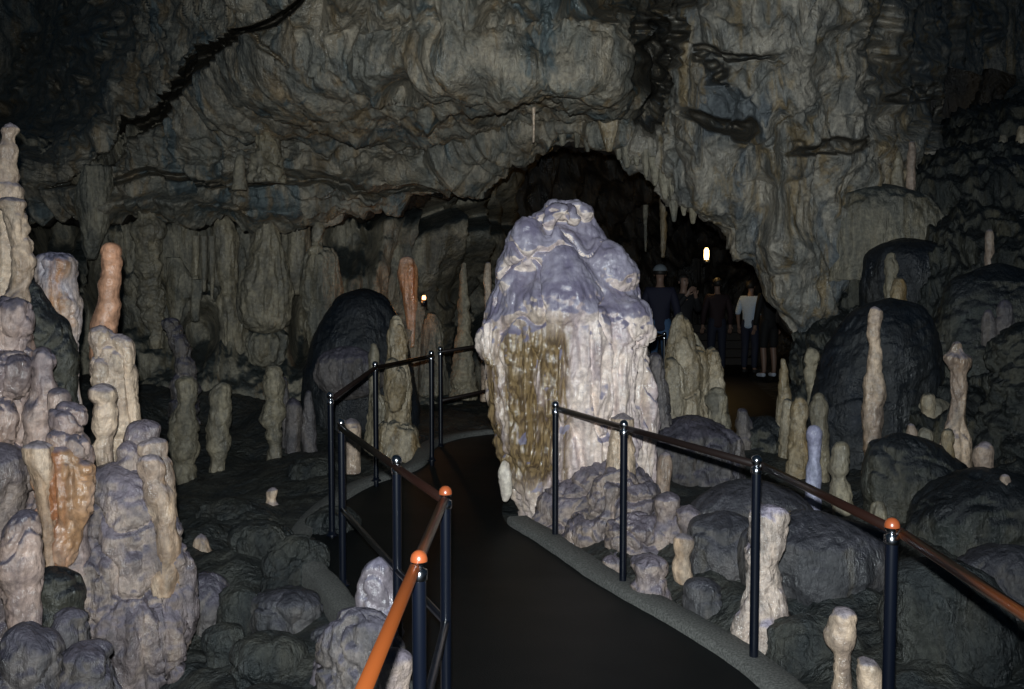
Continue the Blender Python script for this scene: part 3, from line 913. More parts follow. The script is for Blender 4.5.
melt(S, 'tall ochre-stained stalagmite behind the far left railing', S, [
    (8.75, [(316, 394, 399), (324, 390, 403), (340, 387, 406), (358, 387, 408), (375, 386, 410), (395, 386, 411), (412, 387, 411), (430, 386, 412), (482, 384, 416)]),
    (8.72, [(418, 384, 408), (428, 378, 416), (445, 377, 420), (465, 374, 426), (484, 372, 430)]),
    (8.6, [(360, 388, 398), (372, 386, 404), (400, 388, 404), (412, 390, 400)], 1)], 'brown', 'drip', .8, G_M, voxel=.012)
form(S, 'thin brown stalagmite close left of the tall ochre-stained one', S, 9.0, [(343, 371, 376), (352, 369, 378), (380, 369, 379), (420, 368, 380)], 'pale', 'ring', 1, G_M)
form(S, 'grey-cream stump behind the second far left railing post', S, 8.9, [(392, 372, 382), (402, 370, 386), (430, 366, 388), (470, 362, 392)], 'pale', 'drip', 1, G_M)
form(S, 'thick stalagmite with a bright ring low on it, middle of the dark floor', S, 9.3, [(365, 269, 278), (372, 266, 282), (384, 265, 284), (398, 266, 283), (410, 263, 284), (424, 262, 282), (428, 267, 281), (436, 266, 283), (444, 269, 281), (454, 268, 282)], 'pale', 'ring', 1.2, G_M)
form(S, 'spindle-shaped stalagmite with a blunt top standing alone on the dark floor', S, 8.9, [(382, 217, 227), (390, 213, 231), (410, 210, 231), (432, 208, 231), (448, 208, 229), (458, 211, 224), (466, 210, 224)], 'pale', 'knob', .55, G_M)
form(S, 'brown bulb-topped stalagmite left of the spindle-shaped one', S, 8.7, [(376, 179, 190), (383, 176, 195), (395, 177, 197), (407, 178, 194), (413, 172, 196), (430, 169, 199), (448, 168, 198), (464, 171, 194), (478, 170, 195)], 'pale', 'ring', .9, G_M)
form(S, 'slanting ringed stack rising behind the brown bulb-topped stalagmite', S, 9.6, [(318, 163, 176), (330, 167, 182), (345, 172, 188), (360, 176, 193), (376, 174, 196), (400, 170, 198)], 'grey', 'ring', 1.6, G_M)
form(S, 'small knob right of the bright-ringed stalagmite', S, 9.4, [(397, 288, 297), (403, 285, 301), (415, 284, 302), (430, 285, 301)], 'grey', 'smooth', .8, G_M)
form(S, 'short thin stub with a pale tip near the corner of the far left railing', S, 9.5, [(390, 306, 311), (397, 304, 312), (410, 303, 314), (430, 302, 316)], 'grey', 'smooth', .8, G_M)
form(S, 'thin leaning stub just right of the top of the bright-ringed stalagmite', S, 9.6, [(376, 281, 286), (384, 280, 288), (410, 281, 290), (425, 282, 292)], 'grey', 'smooth', .8, G_M)
form('flowstone_mound', 'big smooth black dome with a grey streaked foot behind the far left railing', 'mound', 10.4, [(288, 352, 376), (294, 344, 384), (304, 335, 392), (320, 326, 400), (345, 315, 410), (375, 308, 416), (405, 303, 422), (440, 300, 424)], 'bluemud', 'mud', .55, ell=.7)
form('flowstone_drapery', 'grey-cream fringed flowstone on the foot of the big black dome', 'flowstone', 9.95, [(346, 325, 372), (356, 318, 378), (372, 316, 380), (390, 318, 378), (400, 322, 370)], 'grey', 'flute', 1.3, both=True, ell=.35)

# ---- columns and hangings along the low wall at left
B = 'column'
form(S, 'tall pointed layered stalagmite against the long ledge at left', S, 11.4, [(182, 147, 150), (190, 144, 152), (203, 140, 155), (218, 138, 156), (222, 136, 160), (245, 136, 160), (270, 137, 161), (287, 139, 160), (291, 138, 162), (312, 142, 163), (330, 150, 163)], 'pale', 'ring', 1.5, G_B)
form('stalactite', 'broad ribbed hanging stalactite under the lower end of the long crack', 'stalactite', 11.3, [(168, 86, 108), (182, 82, 109), (200, 80, 107), (225, 82, 105), (245, 84, 100), (260, 87, 96)], 'curtain', 'flute', 1.3, down=True, ext=0)
form(B, 'fluted grey column with a narrow waist and thick foot left of the layered one', B, 11.6, [(216, 219, 228), (224, 215, 232), (245, 216, 235), (270, 219, 237), (293, 222, 238), (300, 219, 242), (318, 221, 245), (345, 223, 246), (370, 226, 244), (385, 231, 243)], 'pale', 'flute', 1.5, G_B)
form(B, 'large layered column with a pointed top and a fringed skirt', B, 11.2, [(190, 262, 266), (205, 260, 268), (222, 257, 273), (240, 255, 279), (258, 252, 284), (272, 247, 286), (286, 242, 287), (310, 240, 287), (328, 243, 286), (334, 247, 284)], 'pale', 'flute', 1.7, G_B, both=True, ell=.8)
form(B, 'ribbed yellow-grey drum under the fringed skirt of the large layered column', B, 11.35, [(326, 252, 284), (340, 250, 285), (356, 252, 284), (368, 257, 282)], 'curtain', 'flute', 1.4, G_B, both=True)
form('stalactite', 'pale ribbed curtain right of the large layered column', 'stalactite', 11.6, [(208, 286, 306), (225, 284, 308), (250, 285, 308), (275, 287, 305), (295, 292, 303)], 'pale', 'flute', 1.3, down=True, ext=0)
form(S, 'thin ringed stalagmite standing on top of a dark column', S, 11.2, [(199, 315, 318), (206, 312, 321), (222, 313, 322), (240, 312, 322), (250, 310, 324)], 'pale', 'ring', 2.2, G_B, ext=.05)
form(B, 'dark blue-grey column under the thin ringed stalagmite', B, 11.3, [(246, 311, 328), (256, 307, 333), (275, 305, 336), (300, 304, 337), (306, 306, 335), (325, 308, 333), (350, 311, 330), (370, 312, 328)], 'curtain', 'flute', 1.4, G_B)
form('stalactite', 'curved flat drapery lobe between the pointed stalagmite and the waisted column', 'stalactite', 11.5, [(258, 168, 180), (275, 166, 188), (292, 168, 190), (308, 170, 184), (322, 172, 180)], 'curtain', 'flute', 1.2, down=True, ext=0, ell=.5)
form('stalactite', 'short blunt stalactite lobe left of the waisted column', 'stalactite', 11.5, [(280, 190, 202), (300, 190, 200), (322, 192, 198)], 'curtain', 'flute', 1.2, down=True, ext=0, ell=.6)
for i, (x, y0, y1) in enumerate(((196, 236, 276), (204, 236, 292), (212, 236, 300))):
    form('stalactite', ['short thin straw, leftmost of three hanging left of the waisted column', 'thin straw, middle of three hanging left of the waisted column', 'longest of three thin straws hanging left of the waisted column'][i], 'stalactite', 11.45,
         [(y0, x - 3.5, x + 3.5), ((y0 + y1) / 2, x - 3, x + 3), (y1, x - 1.2, x + 1.2)], 'pale', 'flute', .8, 'thin straws under the long ledge', down=True, ext=0)
form(S, 'broad stubby stalagmite perched on the slanting face above the long ledge', S, 10.35, [(112, 264, 271), (120, 260, 275), (135, 257, 278), (152, 255, 280), (172, 252, 282)], 'pale', 'knob', .9, 'stalagmites on the long ledge', ext=.1)
form(S, 'small pale spike left of the broad stubby one above the long ledge', S, 10.5, [(154, 237, 243), (162, 235, 245), (180, 233, 246)], 'pale', 'smooth', .8, 'stalagmites on the long ledge', ext=.1)
form('stalactite', 'thin pale straw of calcite hanging before the mouth of the tunnel', 'stalactite', 9.1, [(72, 533, 537), (90, 533, 536.6), (110, 532, 535.4), (130, 532.4, 535), (143, 532, 534.6)], 'cream', 'smooth', .25, down=True, ext=0)
form('stalactite', 'ribbed brown drapery hanging at the right end of the vault edge', 'stalactite', 9.15, [(40, 603, 624), (65, 600, 622), (100, 598, 620), (125, 600, 617), (142, 604, 613), (152, 607, 611)], 'brown', 'flute', 1.2, down=True, ext=0)
fr = [(563, 134, 146, 4), (577, 132, 148, 3.5), (588, 134, 152, 4), (619, 140, 160, 5), (627, 142, 168, 6), (637, 148, 166, 5), (646, 150, 178, 5), (655, 158, 186, 5.5), (665, 170, 200, 6.5), (674, 178, 222, 6), (684, 190, 216, 5), (693, 196, 224, 5)]
words = ['leftmost little tooth', 'second little tooth from the left', 'third little tooth from the left', 'first tooth right of the brown drapery', 'broad tooth above the great stalagmite', 'short blunt tooth next to the broad one',
         'sixth tooth along the edge', 'pointed tooth right of the sixth', 'thick tooth where the edge starts to fall', 'longest tooth', 'second to last tooth on the right', 'last tooth on the right']
for w_, (x, y0, y1, r) in zip(words, fr):
    dd = 9.95 - (x - 560) * .0045
    form('stalactite', w_ + ' of the fringe along the tunnel mouth', 'stalactite', dd, [(y0, x - r, x + r), ((y0 + y1) / 2, x - r * .75, x + r * .7), (y1, x - 1.4, x + 1.4)], 'curtain', 'flute', 1.2, 'stalactite fringe along the tunnel mouth', down=True, ext=0)
form('stalactite', 'slender brown stalactite hanging inside the tunnel mouth above the visitors', 'stalactite', 13.5, [(196, 659, 667), (225, 660, 667), (258, 661, 665)], 'brown', 'smooth', .8, down=True, ext=0)
form('stalactite', 'faint thin stalactite deeper in the tunnel left of the slender brown one', 'stalactite', 15, [(205, 643, 648), (235, 644, 647), (252, 645, 646.5)], 'curtain', 'smooth', .8, down=True, ext=0)
form(S, 'slim brown column left of the great stalagmite, the left one of two', S, 11.4, [(262, 462, 466), (275, 460, 467), (300, 459, 469), (325, 458, 471), (350, 455, 473), (380, 452, 476)], 'pale', 'ring', 1, 'slim columns left of the great stalagmite')
form(S, 'slim white column almost touching the outline of the great stalagmite', S, 10.6, [(262, 486, 490), (270, 484.5, 491), (300, 485, 491), (340, 483, 493), (380, 481, 495)], 'cream', 'ring', .8, 'slim columns left of the great stalagmite')
form(S, 'stout grey stump left of the slim brown column', S, 11.6, [(312, 428, 436), (325, 424, 441), (345, 422, 444), (375, 420, 446)], 'curtain', 'flute', 1, 'slim columns left of the great stalagmite')
form('flowstone_drapery', 'curtain of rock with orange lamplight in its colour beside the hidden cave lamp at left', 'flowstone', 12.0, [(256, 402, 412), (266, 399, 415), (285, 400, 417), (305, 404, 417), (330, 408, 415), (348, 410, 414)], 'orange', 'flute', 1.0, both=True, ell=.5)  # lamp's orange light is put into the rock colour here

# ---- the great stalagmite
dg_ = 6.95
parts = [
    lb([(218, 520, 556), (228, 512, 575), (245, 506, 590), (265, 499, 604), (285, 493, 622), (305, 486, 636), (330, 482, 644), (370, 486, 645), (410, 491, 645), (450, 498, 645), (480, 508, 645), (510, 522, 645), (530, 530, 645), (560, 534, 645)], dg_, ell=.85),
    lb([(203, 548, 586), (210, 532, 592), (220, 530, 596), (232, 534, 604), (248, 540, 616), (275, 545, 630), (320, 550, 640), (420, 560, 640)], dg_ + .1, ell=.8),
    lb([(243, 590, 612), (252, 585, 628), (265, 582, 636), (285, 580, 640), (300, 580, 643), (322, 588, 649), (342, 600, 653), (370, 600, 654), (400, 600, 655), (440, 600, 656), (500, 598, 660), (560, 600, 664)], dg_ - .02, ell=.85),
    # three overhanging hoods and the central cone
    lobe([(216, 526, 534), (228, 514, 545), (243, 506, 551), (256, 503, 552), (264, 506, 548), (272, 516, 540)], dg_ - .27, n=40, m=44, both=True, ell=.85),
    lobe([(256, 502, 512), (268, 498, 517), (282, 498, 518), (292, 502, 514)], dg_ - .22, n=30, m=30, both=True, ell=.9),
    lobe([(222, 553, 560), (242, 546, 573), (265, 536, 588), (285, 526, 602), (305, 518, 612), (320, 513, 620), (334, 520, 612)], dg_ - .30, n=48, m=50, both=True, ell=.72),
    lobe([(236, 594, 602), (250, 586, 626), (266, 580, 638), (282, 580, 643), (296, 588, 640)], dg_ - .10, n=40, m=40, both=True, ell=.9),
    lobe([(292, 612, 632), (304, 600, 648), (322, 592, 652), (342, 590, 655), (354, 600, 650)], dg_ - .18, n=40, m=40, both=True, ell=.85),
    lobe([(296, 500, 514), (312, 488, 522), (335, 480, 524), (352, 480, 522), (368, 486, 516)], dg_ - .18, n=40, m=40, both=True, ell=.85),
    lb([(300, 505, 530), (350, 502, 545), (400, 502, 548), (440, 510, 550), (480, 520, 560), (510, 530, 570), (530, 538, 580)], dg_ - .22, ell=.8),
    lb([(310, 556, 586), (350, 552, 600), (400, 555, 605), (450, 552, 600), (500, 550, 600)], dg_ - .27, ell=.75),
    lb([(330, 600, 625), (360, 600, 636), (400, 600, 640), (440, 604, 638), (480, 600, 640)], dg_ - .28, ell=.75),
    ellipsoid(541, 218, dg_ - .02, 12, 9, .12), ellipsoid(560, 212, dg_ - .16, 16, 7, .12), ellipsoid(585, 213, dg_ - .02, 10, 9, .12), ellipsoid(555, 206, dg_, 12, 5, .12), ellipsoid(576, 206, dg_, 10, 5, .12), ellipsoid(550, 222, dg_ - .2, 8, 6, .06), ellipsoid(575, 220, dg_ - .2, 9, 6, .06),
]
zt = zat(330, dg_)
def great_disp(co, no):
    z = co[:, 2]
    low = np.clip((zt + .12 - z) / .25, 0, 1)
    P = co
    fl = ridged(warp(sc(P, 6.0, 6.0, 1.1), 1.1, .8), 2) - .58
    fl2 = ridged(warp(sc(P, 18, 18, 2.2), .8, .5), 2) - .6
    bl = lumps(warp(sc(P, 4.5, 4.5, 2.6), 1.2, .3)) - .5
    bl2 = lumps(warp(P * 13, .8, .3)) - .5
    wet = np.clip(1 - np.abs(co[:, 0] + .0) / .22, 0, 1)
    return low * (.15 * fl + .05 * fl2 + .06 * crease(sc(P, 4.5, 4.5, .9), .10)) + (1 - low) * (.05 * crease(sc(P, 3.2, 3.2, 2.6), .08)) + (1 - low) * (.018 * fl2) + .035 * bl + (.012 + .016 * wet * low) * bl2 + .045 * fbm(P * 3, 3) + .008 * fbm(P * 26, 2) - .038 * low - .012
me = fuse('stalagmite', parts, .011, 12, great_disp)
loc = (float(at(570, 500, dg_)[0]), dg_, .05)
to_local(me, loc)

def great_material():
    m = rock('great_stalagmite_calcite', (.86, .72, .64), (.54, .44, .45), (.45, .33, .2), None, .4, .06, .35, .28, sheen_rough=.12, vein=.15, spec=.7)
    t = m.node_tree; L = t.links.new
    b = t.nodes['Principled BSDF']
    src = b.inputs['Base Color'].links[0].from_socket
    tc = nd(t, 'ShaderNodeTexCoord')
    mp = nd(t, 'ShaderNodeMapping'); mp.inputs['Scale'].default_value = (3.4, 3.4, .55)
    L(tc.outputs['Object'], mp.inputs['Vector'])
    n = nd(t, 'ShaderNodeTexNoise'); n.inputs['Scale'].default_value = 1.6; n.inputs['Detail'].default_value = 7; n.inputs['Distortion'].default_value = .5
    L(mp.outputs[0], n.inputs['Vector'])
    sep = nd(t, 'ShaderNodeSeparateXYZ'); L(tc.outputs['Object'], sep.inputs[0])
    # iron stain running down the left flank: centred at x = -.34 m of the stalagmite, between 0 and 1.15 m high
    def maprange(sock, a, bb, c=0.0, d=1.0):
        r = nd(t, 'ShaderNodeMapRange'); r.interpolation_type = 'SMOOTHSTEP'
        r.inputs['From Min'].default_value = a; r.inputs['From Max'].default_value = bb
        r.inputs['To Min'].default_value = c; r.inputs['To Max'].default_value = d
        L(sock, r.inputs['Value']); return r.outputs[0]
    def math_(op, a, c):
        x = nd(t, 'ShaderNodeMath', operation=op)
        for i, v in enumerate((a, c)):
            if isinstance(v, (int, float)): x.inputs[i].default_value = v
            else: L(v, x.inputs[i])
        return x.outputs[0]
    nx_ = math_('MULTIPLY_ADD', n.outputs['Fac'], .5)
    t.nodes[-1].inputs[2].default_value = -.25
    xw = math_('ADD', sep.outputs['X'], nx_)
    band = math_('MULTIPLY', maprange(xw, -.70, -.56), maprange(xw, -.10, .02, 1, 0))
    zz_ = math_('MULTIPLY', maprange(sep.outputs['Z'], .0, .35), maprange(sep.outputs['Z'], 1.18, 1.5, 1, 0))
    f = math_('MULTIPLY', math_('MULTIPLY', band, zz_), maprange(n.outputs['Fac'], .30, .46))
    f = math_('MULTIPLY', f, .93)
    mx = nd(t, 'ShaderNodeMix', data_type='RGBA')
    L(f, mx.inputs[0]); L(src, mx.inputs[6])
    n2 = nd(t, 'ShaderNodeTexNoise'); n2.inputs['Scale'].default_value = 14; n2.inputs['Detail'].default_value = 5
    L(mp.outputs[0], n2.inputs['Vector'])
    mc = nd(t, 'ShaderNodeMix', data_type='RGBA')
    L(maprange(n2.outputs['Fac'], .4, .6), mc.inputs[0])
    mc.inputs[6].default_value = (.085, .05, .015, 1); mc.inputs[7].default_value = (.25, .165, .065, 1)
    L(mc.outputs[2], mx.inputs[7])
    L(mx.outputs[2], b.inputs['Base Color'])
    rsrc = b.inputs['Roughness'].links[0].from_socket
    rm = nd(t, 'ShaderNodeMix', data_type='FLOAT')
    L(f, rm.inputs[0]); L(rsrc, rm.inputs[2]); rm.inputs[3].default_value = .13
    L(rm.outputs[0], b.inputs['Roughness'])
    # grey-lilac film over the hoods of the upper third and on ledges that can hold it
    geo = nd(t, 'ShaderNodeNewGeometry'); sn = nd(t, 'ShaderNodeSeparateXYZ'); L(geo.outputs['Normal'], sn.inputs[0])
    hgt = maprange(sep.outputs['Z'], 1.10, 1.62, 0, .50)
    tot = math_('ADD', math_('ADD', sn.outputs['Z'], hgt), math_('MULTIPLY', n.outputs['Fac'], .25))
    df = math_('MULTIPLY', maprange(tot, .42, .66), .92)
    n3 = nd(t, 'ShaderNodeTexNoise'); n3.inputs['Scale'].default_value = 7; n3.inputs['Detail'].default_value = 6
    L(tc.outputs['Object'], n3.inputs['Vector'])
    dc = nd(t, 'ShaderNodeMix', data_type='RGBA'); L(maprange(n3.outputs['Fac'], .38, .62), dc.inputs[0])
    dc.inputs[6].default_value = (.17, .155, .24, 1); dc.inputs[7].default_value = (.33, .31, .40, 1)
    md = nd(t, 'ShaderNodeMix', data_type='RGBA'); L(df, md.inputs[0]); L(mx.outputs[2], md.inputs[6]); L(dc.outputs[2], md.inputs[7])
    L(md.outputs[2], b.inputs['Base Color'])
    b.inputs['Specular IOR Level'].default_value = .65
    return m
o = link('stalagmite', me, great_material()); o.location = loc
tag(o, 'huge lilac-white stalagmite with a wet brown streak in the centre of the cave', S)

form('flowstone_drapery', 'small white flake of calcite at the lower left edge of the great stalagmite', 'flowstone', 6.55, [(460, 501, 508), (470, 498, 512), (482, 498, 513), (492, 500, 512), (502, 503, 508)], 'flake', 'smooth', .8, both=True)
# ---- between the great stalagmite and the right bank
melt(S, 'tall pointed stalagmite with brown streaks right of the great one', S, [
    (8.4, [(312, 679, 682), (319, 675, 687), (330, 671, 691), (345, 667, 697), (362, 666, 700), (385, 667, 702), (415, 662, 704), (440, 660, 708), (480, 655, 714)]),
    (8.45, [(342, 694, 700), (352, 690, 706), (370, 690, 708), (400, 688, 710), (440, 684, 714), (470, 680, 716)]),
    (8.25, [(356, 668, 674), (366, 665, 680), (390, 663, 684), (430, 660, 686), (470, 658, 690)])], 'brown', 'drip', .8, G_R, voxel=.012)
form(S, 'thin pale slab leaning against the back of the tall pointed stalagmite', S, 8.75, [(332, 690, 695), (340, 690, 700), (352, 692, 706), (370, 696, 710), (420, 700, 716)], 'pale', 'smooth', 1, G_R, ell=.6)
form(S, 'dim brown stalagmite with a round head just right of the tall pointed one', S, 8.5, [(346, 707, 716), (354, 704, 720), (366, 704, 722), (380, 705, 724), (400, 706, 726), (440, 704, 730)], 'brown', 'smooth', 1, G_R)
form(S, 'short pale stalagmite in front of the dim round-headed one', S, 8.0, [(387, 711, 721), (394, 708, 725), (410, 708, 727), (425, 706, 730), (450, 702, 738)], 'pale', 'smooth', 1, G_R)
form(S, 'rough grey sheet of calcite joined to the right flank of the great stalagmite', S, 7.7, [(352, 650, 660), (370, 648, 664), (400, 648, 668), (435, 648, 672), (480, 645, 676)], 'grey', 'drip', 1.1, G_R)
form('flowstone_mound', 'low grey mound at the foot of the tall pointed stalagmite', 'mound', 7.7, [(415, 665, 720), (430, 655, 738), (450, 650, 745), (480, 648, 750)], 'grey', 'drip', 1.1)
form('flowstone_mound', 'low dim hump of rock beneath the dark tunnel opening', 'mound', 8.3, [(415, 752, 776), (428, 742, 790), (450, 736, 800), (480, 734, 806)], 'mud', 'knob', .9)
form(S, 'small dark stub on the low hump beneath the tunnel opening', S, 8.2, [(408, 738, 745), (416, 736, 749), (440, 734, 754)], 'grey', 'smooth', 1, G_R)
form(S, 'narrow brown spike at the left foot of the right bank', S, 8.2, [(358, 781, 785), (370, 779, 788), (395, 777, 790), (430, 775, 792)], 'brown', 'smooth', 1, G_R)
form(S, 'small brown round-topped stub below the narrow brown spike', S, 7.9, [(398, 784, 791), (406, 782, 794), (430, 780, 794), (450, 778, 796)], 'brown', 'smooth', 1, G_R)
form(S, 'lumpy pale head of a stalagmite between tunnel and right bank', S, 8.0, [(347, 807, 814), (354, 804, 818), (366, 804, 817), (376, 805, 816), (386, 804, 818), (397, 806, 815), (410, 806, 816)], 'pale', 'knob', .9, G_R)
form(S, 'olive stalagmite left of the one with the lumpy pale head', S, 7.5, [(395, 796, 803), (403, 793, 807), (425, 791, 808), (450, 788, 810), (475, 786, 812)], 'brown', 'smooth', 1, G_R)
form(S, 'grey stalagmite right behind the bright blue-white one', S, 7.3, [(392, 815, 823), (400, 812, 826), (425, 812, 828), (460, 813, 829), (490, 812, 830)], 'pale', 'ring', 1, G_R)
form(S, 'bright blue-white slender stalagmite beyond the right railing', S, 6.6, [(425, 811, 817), (431, 808, 820), (445, 808, 820), (460, 807, 820), (480, 806, 821), (505, 805, 822)], 'bluewhite', 'ring', .9, G_R)
form(S, 'ringed brown stalagmite with a pale tip right of the blue-white one', S, 6.35, [(441, 838, 844), (447, 835, 848), (458, 832, 849), (472, 829, 849), (477, 832, 847), (484, 830, 851), (498, 832, 852), (520, 830, 854)], 'pale', 'ring', 1.1, G_R)

# ---- right bank
form(S, 'tall slender cream stalagmite standing before the blue-black dome', S, 6.95, [(306, 870, 879), (312, 868, 882), (325, 868, 880), (345, 869, 881), (362, 868, 881), (375, 866, 883), (392, 864, 884), (415, 863, 882), (435, 863, 880), (455, 865, 876), (480, 862, 880)], 'cream', 'ring', 1.1, G_K)
form(S, 'cream stalagmite with a collar and flared shoulders on the right bank', S, 6.75, [(341, 954, 960), (347, 952, 963), (352, 950, 964), (357, 946, 969), (364, 947, 970), (371, 951, 966), (385, 952, 966), (400, 953, 966), (415, 950, 965), (430, 946, 967), (445, 942, 970)], 'cream', 'drip', 1, G_K)
form(S, 'squat pale stalagmite with a lilac cap on the lower right bank', S, 6.05, [(441, 982, 989), (447, 976, 993), (458, 974, 994), (470, 976, 992), (482, 976, 992), (492, 974, 994)], 'cream', 'smooth', .8, G_K, ext=.05)
form(S, 'tiny white fin right of the squat lilac-capped stalagmite', S, 5.85, [(474, 1002, 1008), (482, 999, 1010), (494, 997, 1008), (508, 996, 1008)], 'cream', 'flute', 1, G_K, ext=.05)
form(S, 'small pale bent knob left of the cream collar stalagmite, the left of a pair', S, 6.55, [(423, 908, 914), (430, 906, 917), (440, 904, 917), (460, 902, 918)], 'cream', 'smooth', 1, G_K)
form(S, 'small brown blunt knob, the right of a pair left of the cream collar stalagmite', S, 6.5, [(427, 920, 928), (434, 918, 932), (444, 918, 932), (462, 914, 936)], 'pale', 'smooth', 1, G_K)
form(S, 'white peg on the shoulder of the upper right bank', S, 8.2, [(229, 987, 992), (236, 985, 994), (250, 985, 994), (265, 984, 995)], 'cream', 'ring', 1, G_K)
form(S, 'pale peg near the top of the right bank beside dark hollow', S, 9.3, [(141, 909, 914), (150, 908, 916), (172, 907, 915)], 'cream', 'ring', 1, G_K)
form(S, 'tiny peg left of the pale peg near the top of the right bank', S, 9.4, [(150, 896, 900), (157, 894, 902), (170, 892, 904)], 'pale', 'smooth', 1, G_K)
form(S, 'dim greenish peg at the very top right of the bank', S, 9.4, [(134, 1001, 1006), (142, 999, 1008), (156, 998, 1008)], 'pale', 'smooth', 1, G_K)
form(S, 'ochre peg cut by the right edge at the top of the bank', S, 9.3, [(125, 1019, 1024), (134, 1017, 1026), (150, 1016, 1028)], 'brown', 'smooth', 1, G_K)
form(S, 'dark ochre stub where the right bank meets the great rock curtain', S, 9.0, [(224, 869, 875), (232, 867, 878), (250, 867, 878), (270, 867, 879)], 'brown', 'smooth', 1, G_K)
form(S, 'brown stalagmite above the blue-black dome, the taller of two', S, 8.6, [(252, 888, 894), (260, 885, 897), (275, 884, 898), (300, 883, 900)], 'pale', 'knob', .9, G_K)
form(S, 'brown stalagmite above the blue-black dome, the shorter of two', S, 8.35, [(277, 895, 902), (284, 893, 905), (300, 890, 908)], 'brown', 'smooth', 1, G_K)
form(S, 'small round pale bead in the dark hollow of the upper right bank', S, 8.7, [(255, 921, 927), (261, 919, 930), (272, 916, 934)], 'pale', 'smooth', 1, G_K)
form(S, 'greyish round-headed stub on the right dome near the edge, the taller', S, 7.6, [(299, 1001, 1008), (307, 998, 1012), (320, 997, 1014), (345, 994, 1018)], 'grey', 'smooth', 1, G_K)
form(S, 'greyish stub on the right dome, left of the taller one', S, 7.6, [(309, 986, 992), (315, 984, 994), (330, 982, 996)], 'grey', 'smooth', 1, G_K)
form('flowstone_mound', 'blue-black smooth dome behind the tall slender cream stalagmite', 'mound', 7.7, [(297, 876, 905), (303, 862, 918), (313, 850, 928), (330, 838, 938), (360, 824, 946), (400, 816, 950), (450, 812, 952), (520, 810, 954)], 'bluemud', 'mud', .8, D_R, ell=.75)
form('flowstone_mound', 'dark dome with a hollow crest above the blue-black dome', 'mound', 8.9, [(238, 884, 925), (245, 872, 945), (258, 866, 958), (275, 862, 965), (310, 858, 972), (360, 850, 980)], 'bluemud', 'mud', .8, D_R, ell=.6)
form('flowstone_mound', 'broad greenish-black dome at the right edge', 'mound', 7.9, [(262, 975, 1020), (270, 962, 1042), (285, 950, 1056), (310, 940, 1072), (345, 928, 1086), (400, 918, 1098), (470, 912, 1104)], 'mud', 'mud', 1, D_R, ell=.6)
form('flowstone_mound', 'streaky dark swelling below the cream collar stalagmite', 'mound', 6.45, [(432, 884, 912), (438, 875, 928), (450, 869, 945), (470, 867, 965), (500, 870, 982), (540, 872, 992), (600, 872, 1000)], 'mud', 'mud', 1.1, D_R, ell=.7)
form('flowstone_mound', 'lower right dark swelling with pale streaks beneath the squat lilac-capped stalagmite', 'mound', 6.0, [(466, 950, 1015), (476, 932, 1038), (492, 916, 1057), (520, 902, 1072), (560, 893, 1084), (620, 890, 1090)], 'mud', 'mud', 1.3, D_R, ell=.7)
form('flowstone_mound', 'uppermost dark dome of the right bank under the dim pegs', 'mound', 9.3, [(150, 985, 1040), (160, 965, 1062), (180, 948, 1080), (210, 935, 1094), (260, 926, 1104)], 'mud', 'mud', 1, D_R, ell=.5)
form('flowstone_mound', 'grey ribbed dome left of the pale peg near the top of the right bank', 'mound', 9.2, [(184, 868, 902), (192, 852, 922), (205, 842, 936), (225, 836, 946), (255, 834, 950)], 'curtain', 'flute', 1, D_R, ell=.6)
form('flowstone_mound', 'brown knobby pile at the right edge below the greenish-black dome', 'mound', 6.8, [(322, 1010, 1040), (332, 1000, 1055), (350, 994, 1066), (385, 990, 1075), (420, 986, 1082), (470, 982, 1090)], 'slope', 'knob', 1.2, D_R, ell=.8)
form('flowstone_drapery', 'fringe of pale streaks on the slope left of the cream collar stalagmite', 'flowstone', 7.35, [(398, 925, 948), (406, 922, 952), (420, 924, 954), (434, 928, 950)], 'pale', 'flute', 1.3, both=True, ell=.5)
form('flowstone_drapery', 'ribbed pale fringe below the hollow crest on the right bank', 'flowstone', 8.0, [(300, 952, 968), (312, 950, 974), (328, 954, 978), (340, 960, 974)], 'grey', 'flute', 1.3, both=True, ell=.5)

# ---- more of the small knobs that crowd the right bank and the dark floor
extra = [
 ('little blunt stub at the foot of the right bank below the streaky dark swelling', 6.2, 878, 500, 530, 6, 'pale'),
 ('small brown cone between the blue-black dome and the cream collar stalagmite', 7.3, 928, 392, 415, 6, 'brown'),
 ('short grey peg in the gap right of the lumpy pale headed stalagmite', 7.9, 832, 420, 452, 5, 'grey'),
 ('small pale bump on the greenish-black dome at the right edge', 7.3, 1012, 372, 400, 7, 'pale'),
 ('little ochre stub on the streaked slope right of the pair of knobs', 6.45, 948, 428, 448, 6, 'brown'),
]
for lab, dd, x, y0, y1, r, mt in extra:
    form(S, lab, S, dd, [(y0, x - r * .6, x + r * .6), (y0 + 5, x - r, x + r), (y1, x - r, x + r * 1.15)], mt, 'smooth', 1, G_K, ext=.3)
# ---- beside the right hand kerb
me = fuse('flowstone_mound', [
    lb([(456, 592, 622), (470, 578, 645), (495, 566, 660), (530, 560, 672), (580, 558, 680)], 6.62, ell=.7),
    lb([(482, 556, 580), (494, 543, 598), (515, 533, 615), (540, 528, 625), (590, 540, 640)], 6.60, ell=.62),
    lb([(470, 604, 625), (485, 594, 650), (510, 592, 665), (550, 590, 672), (590, 592, 672)], 6.22, ell=.6),
    lb([(510, 618, 645), (522, 606, 662), (545, 606, 668), (590, 610, 668)], 5.95, ell=.6),
    lb([(505, 660, 690), (520, 655, 705), (550, 650, 715), (600, 650, 720)], 6.0, ell=.7),
    ellipsoid(590, 540, 6.3, 26, 30, .16),
], .011, 30, lambda co, no: s_knob(co, .22, 5.5) + .045 * (lumps(warp(co * 3, .8, .4)) - .5) + s_smooth(co, .8, 2.2) + .05 * crease(co * 3.1, .07) + .02 * (ridged(warp(co * 5, 1, .4), 2) - .6))
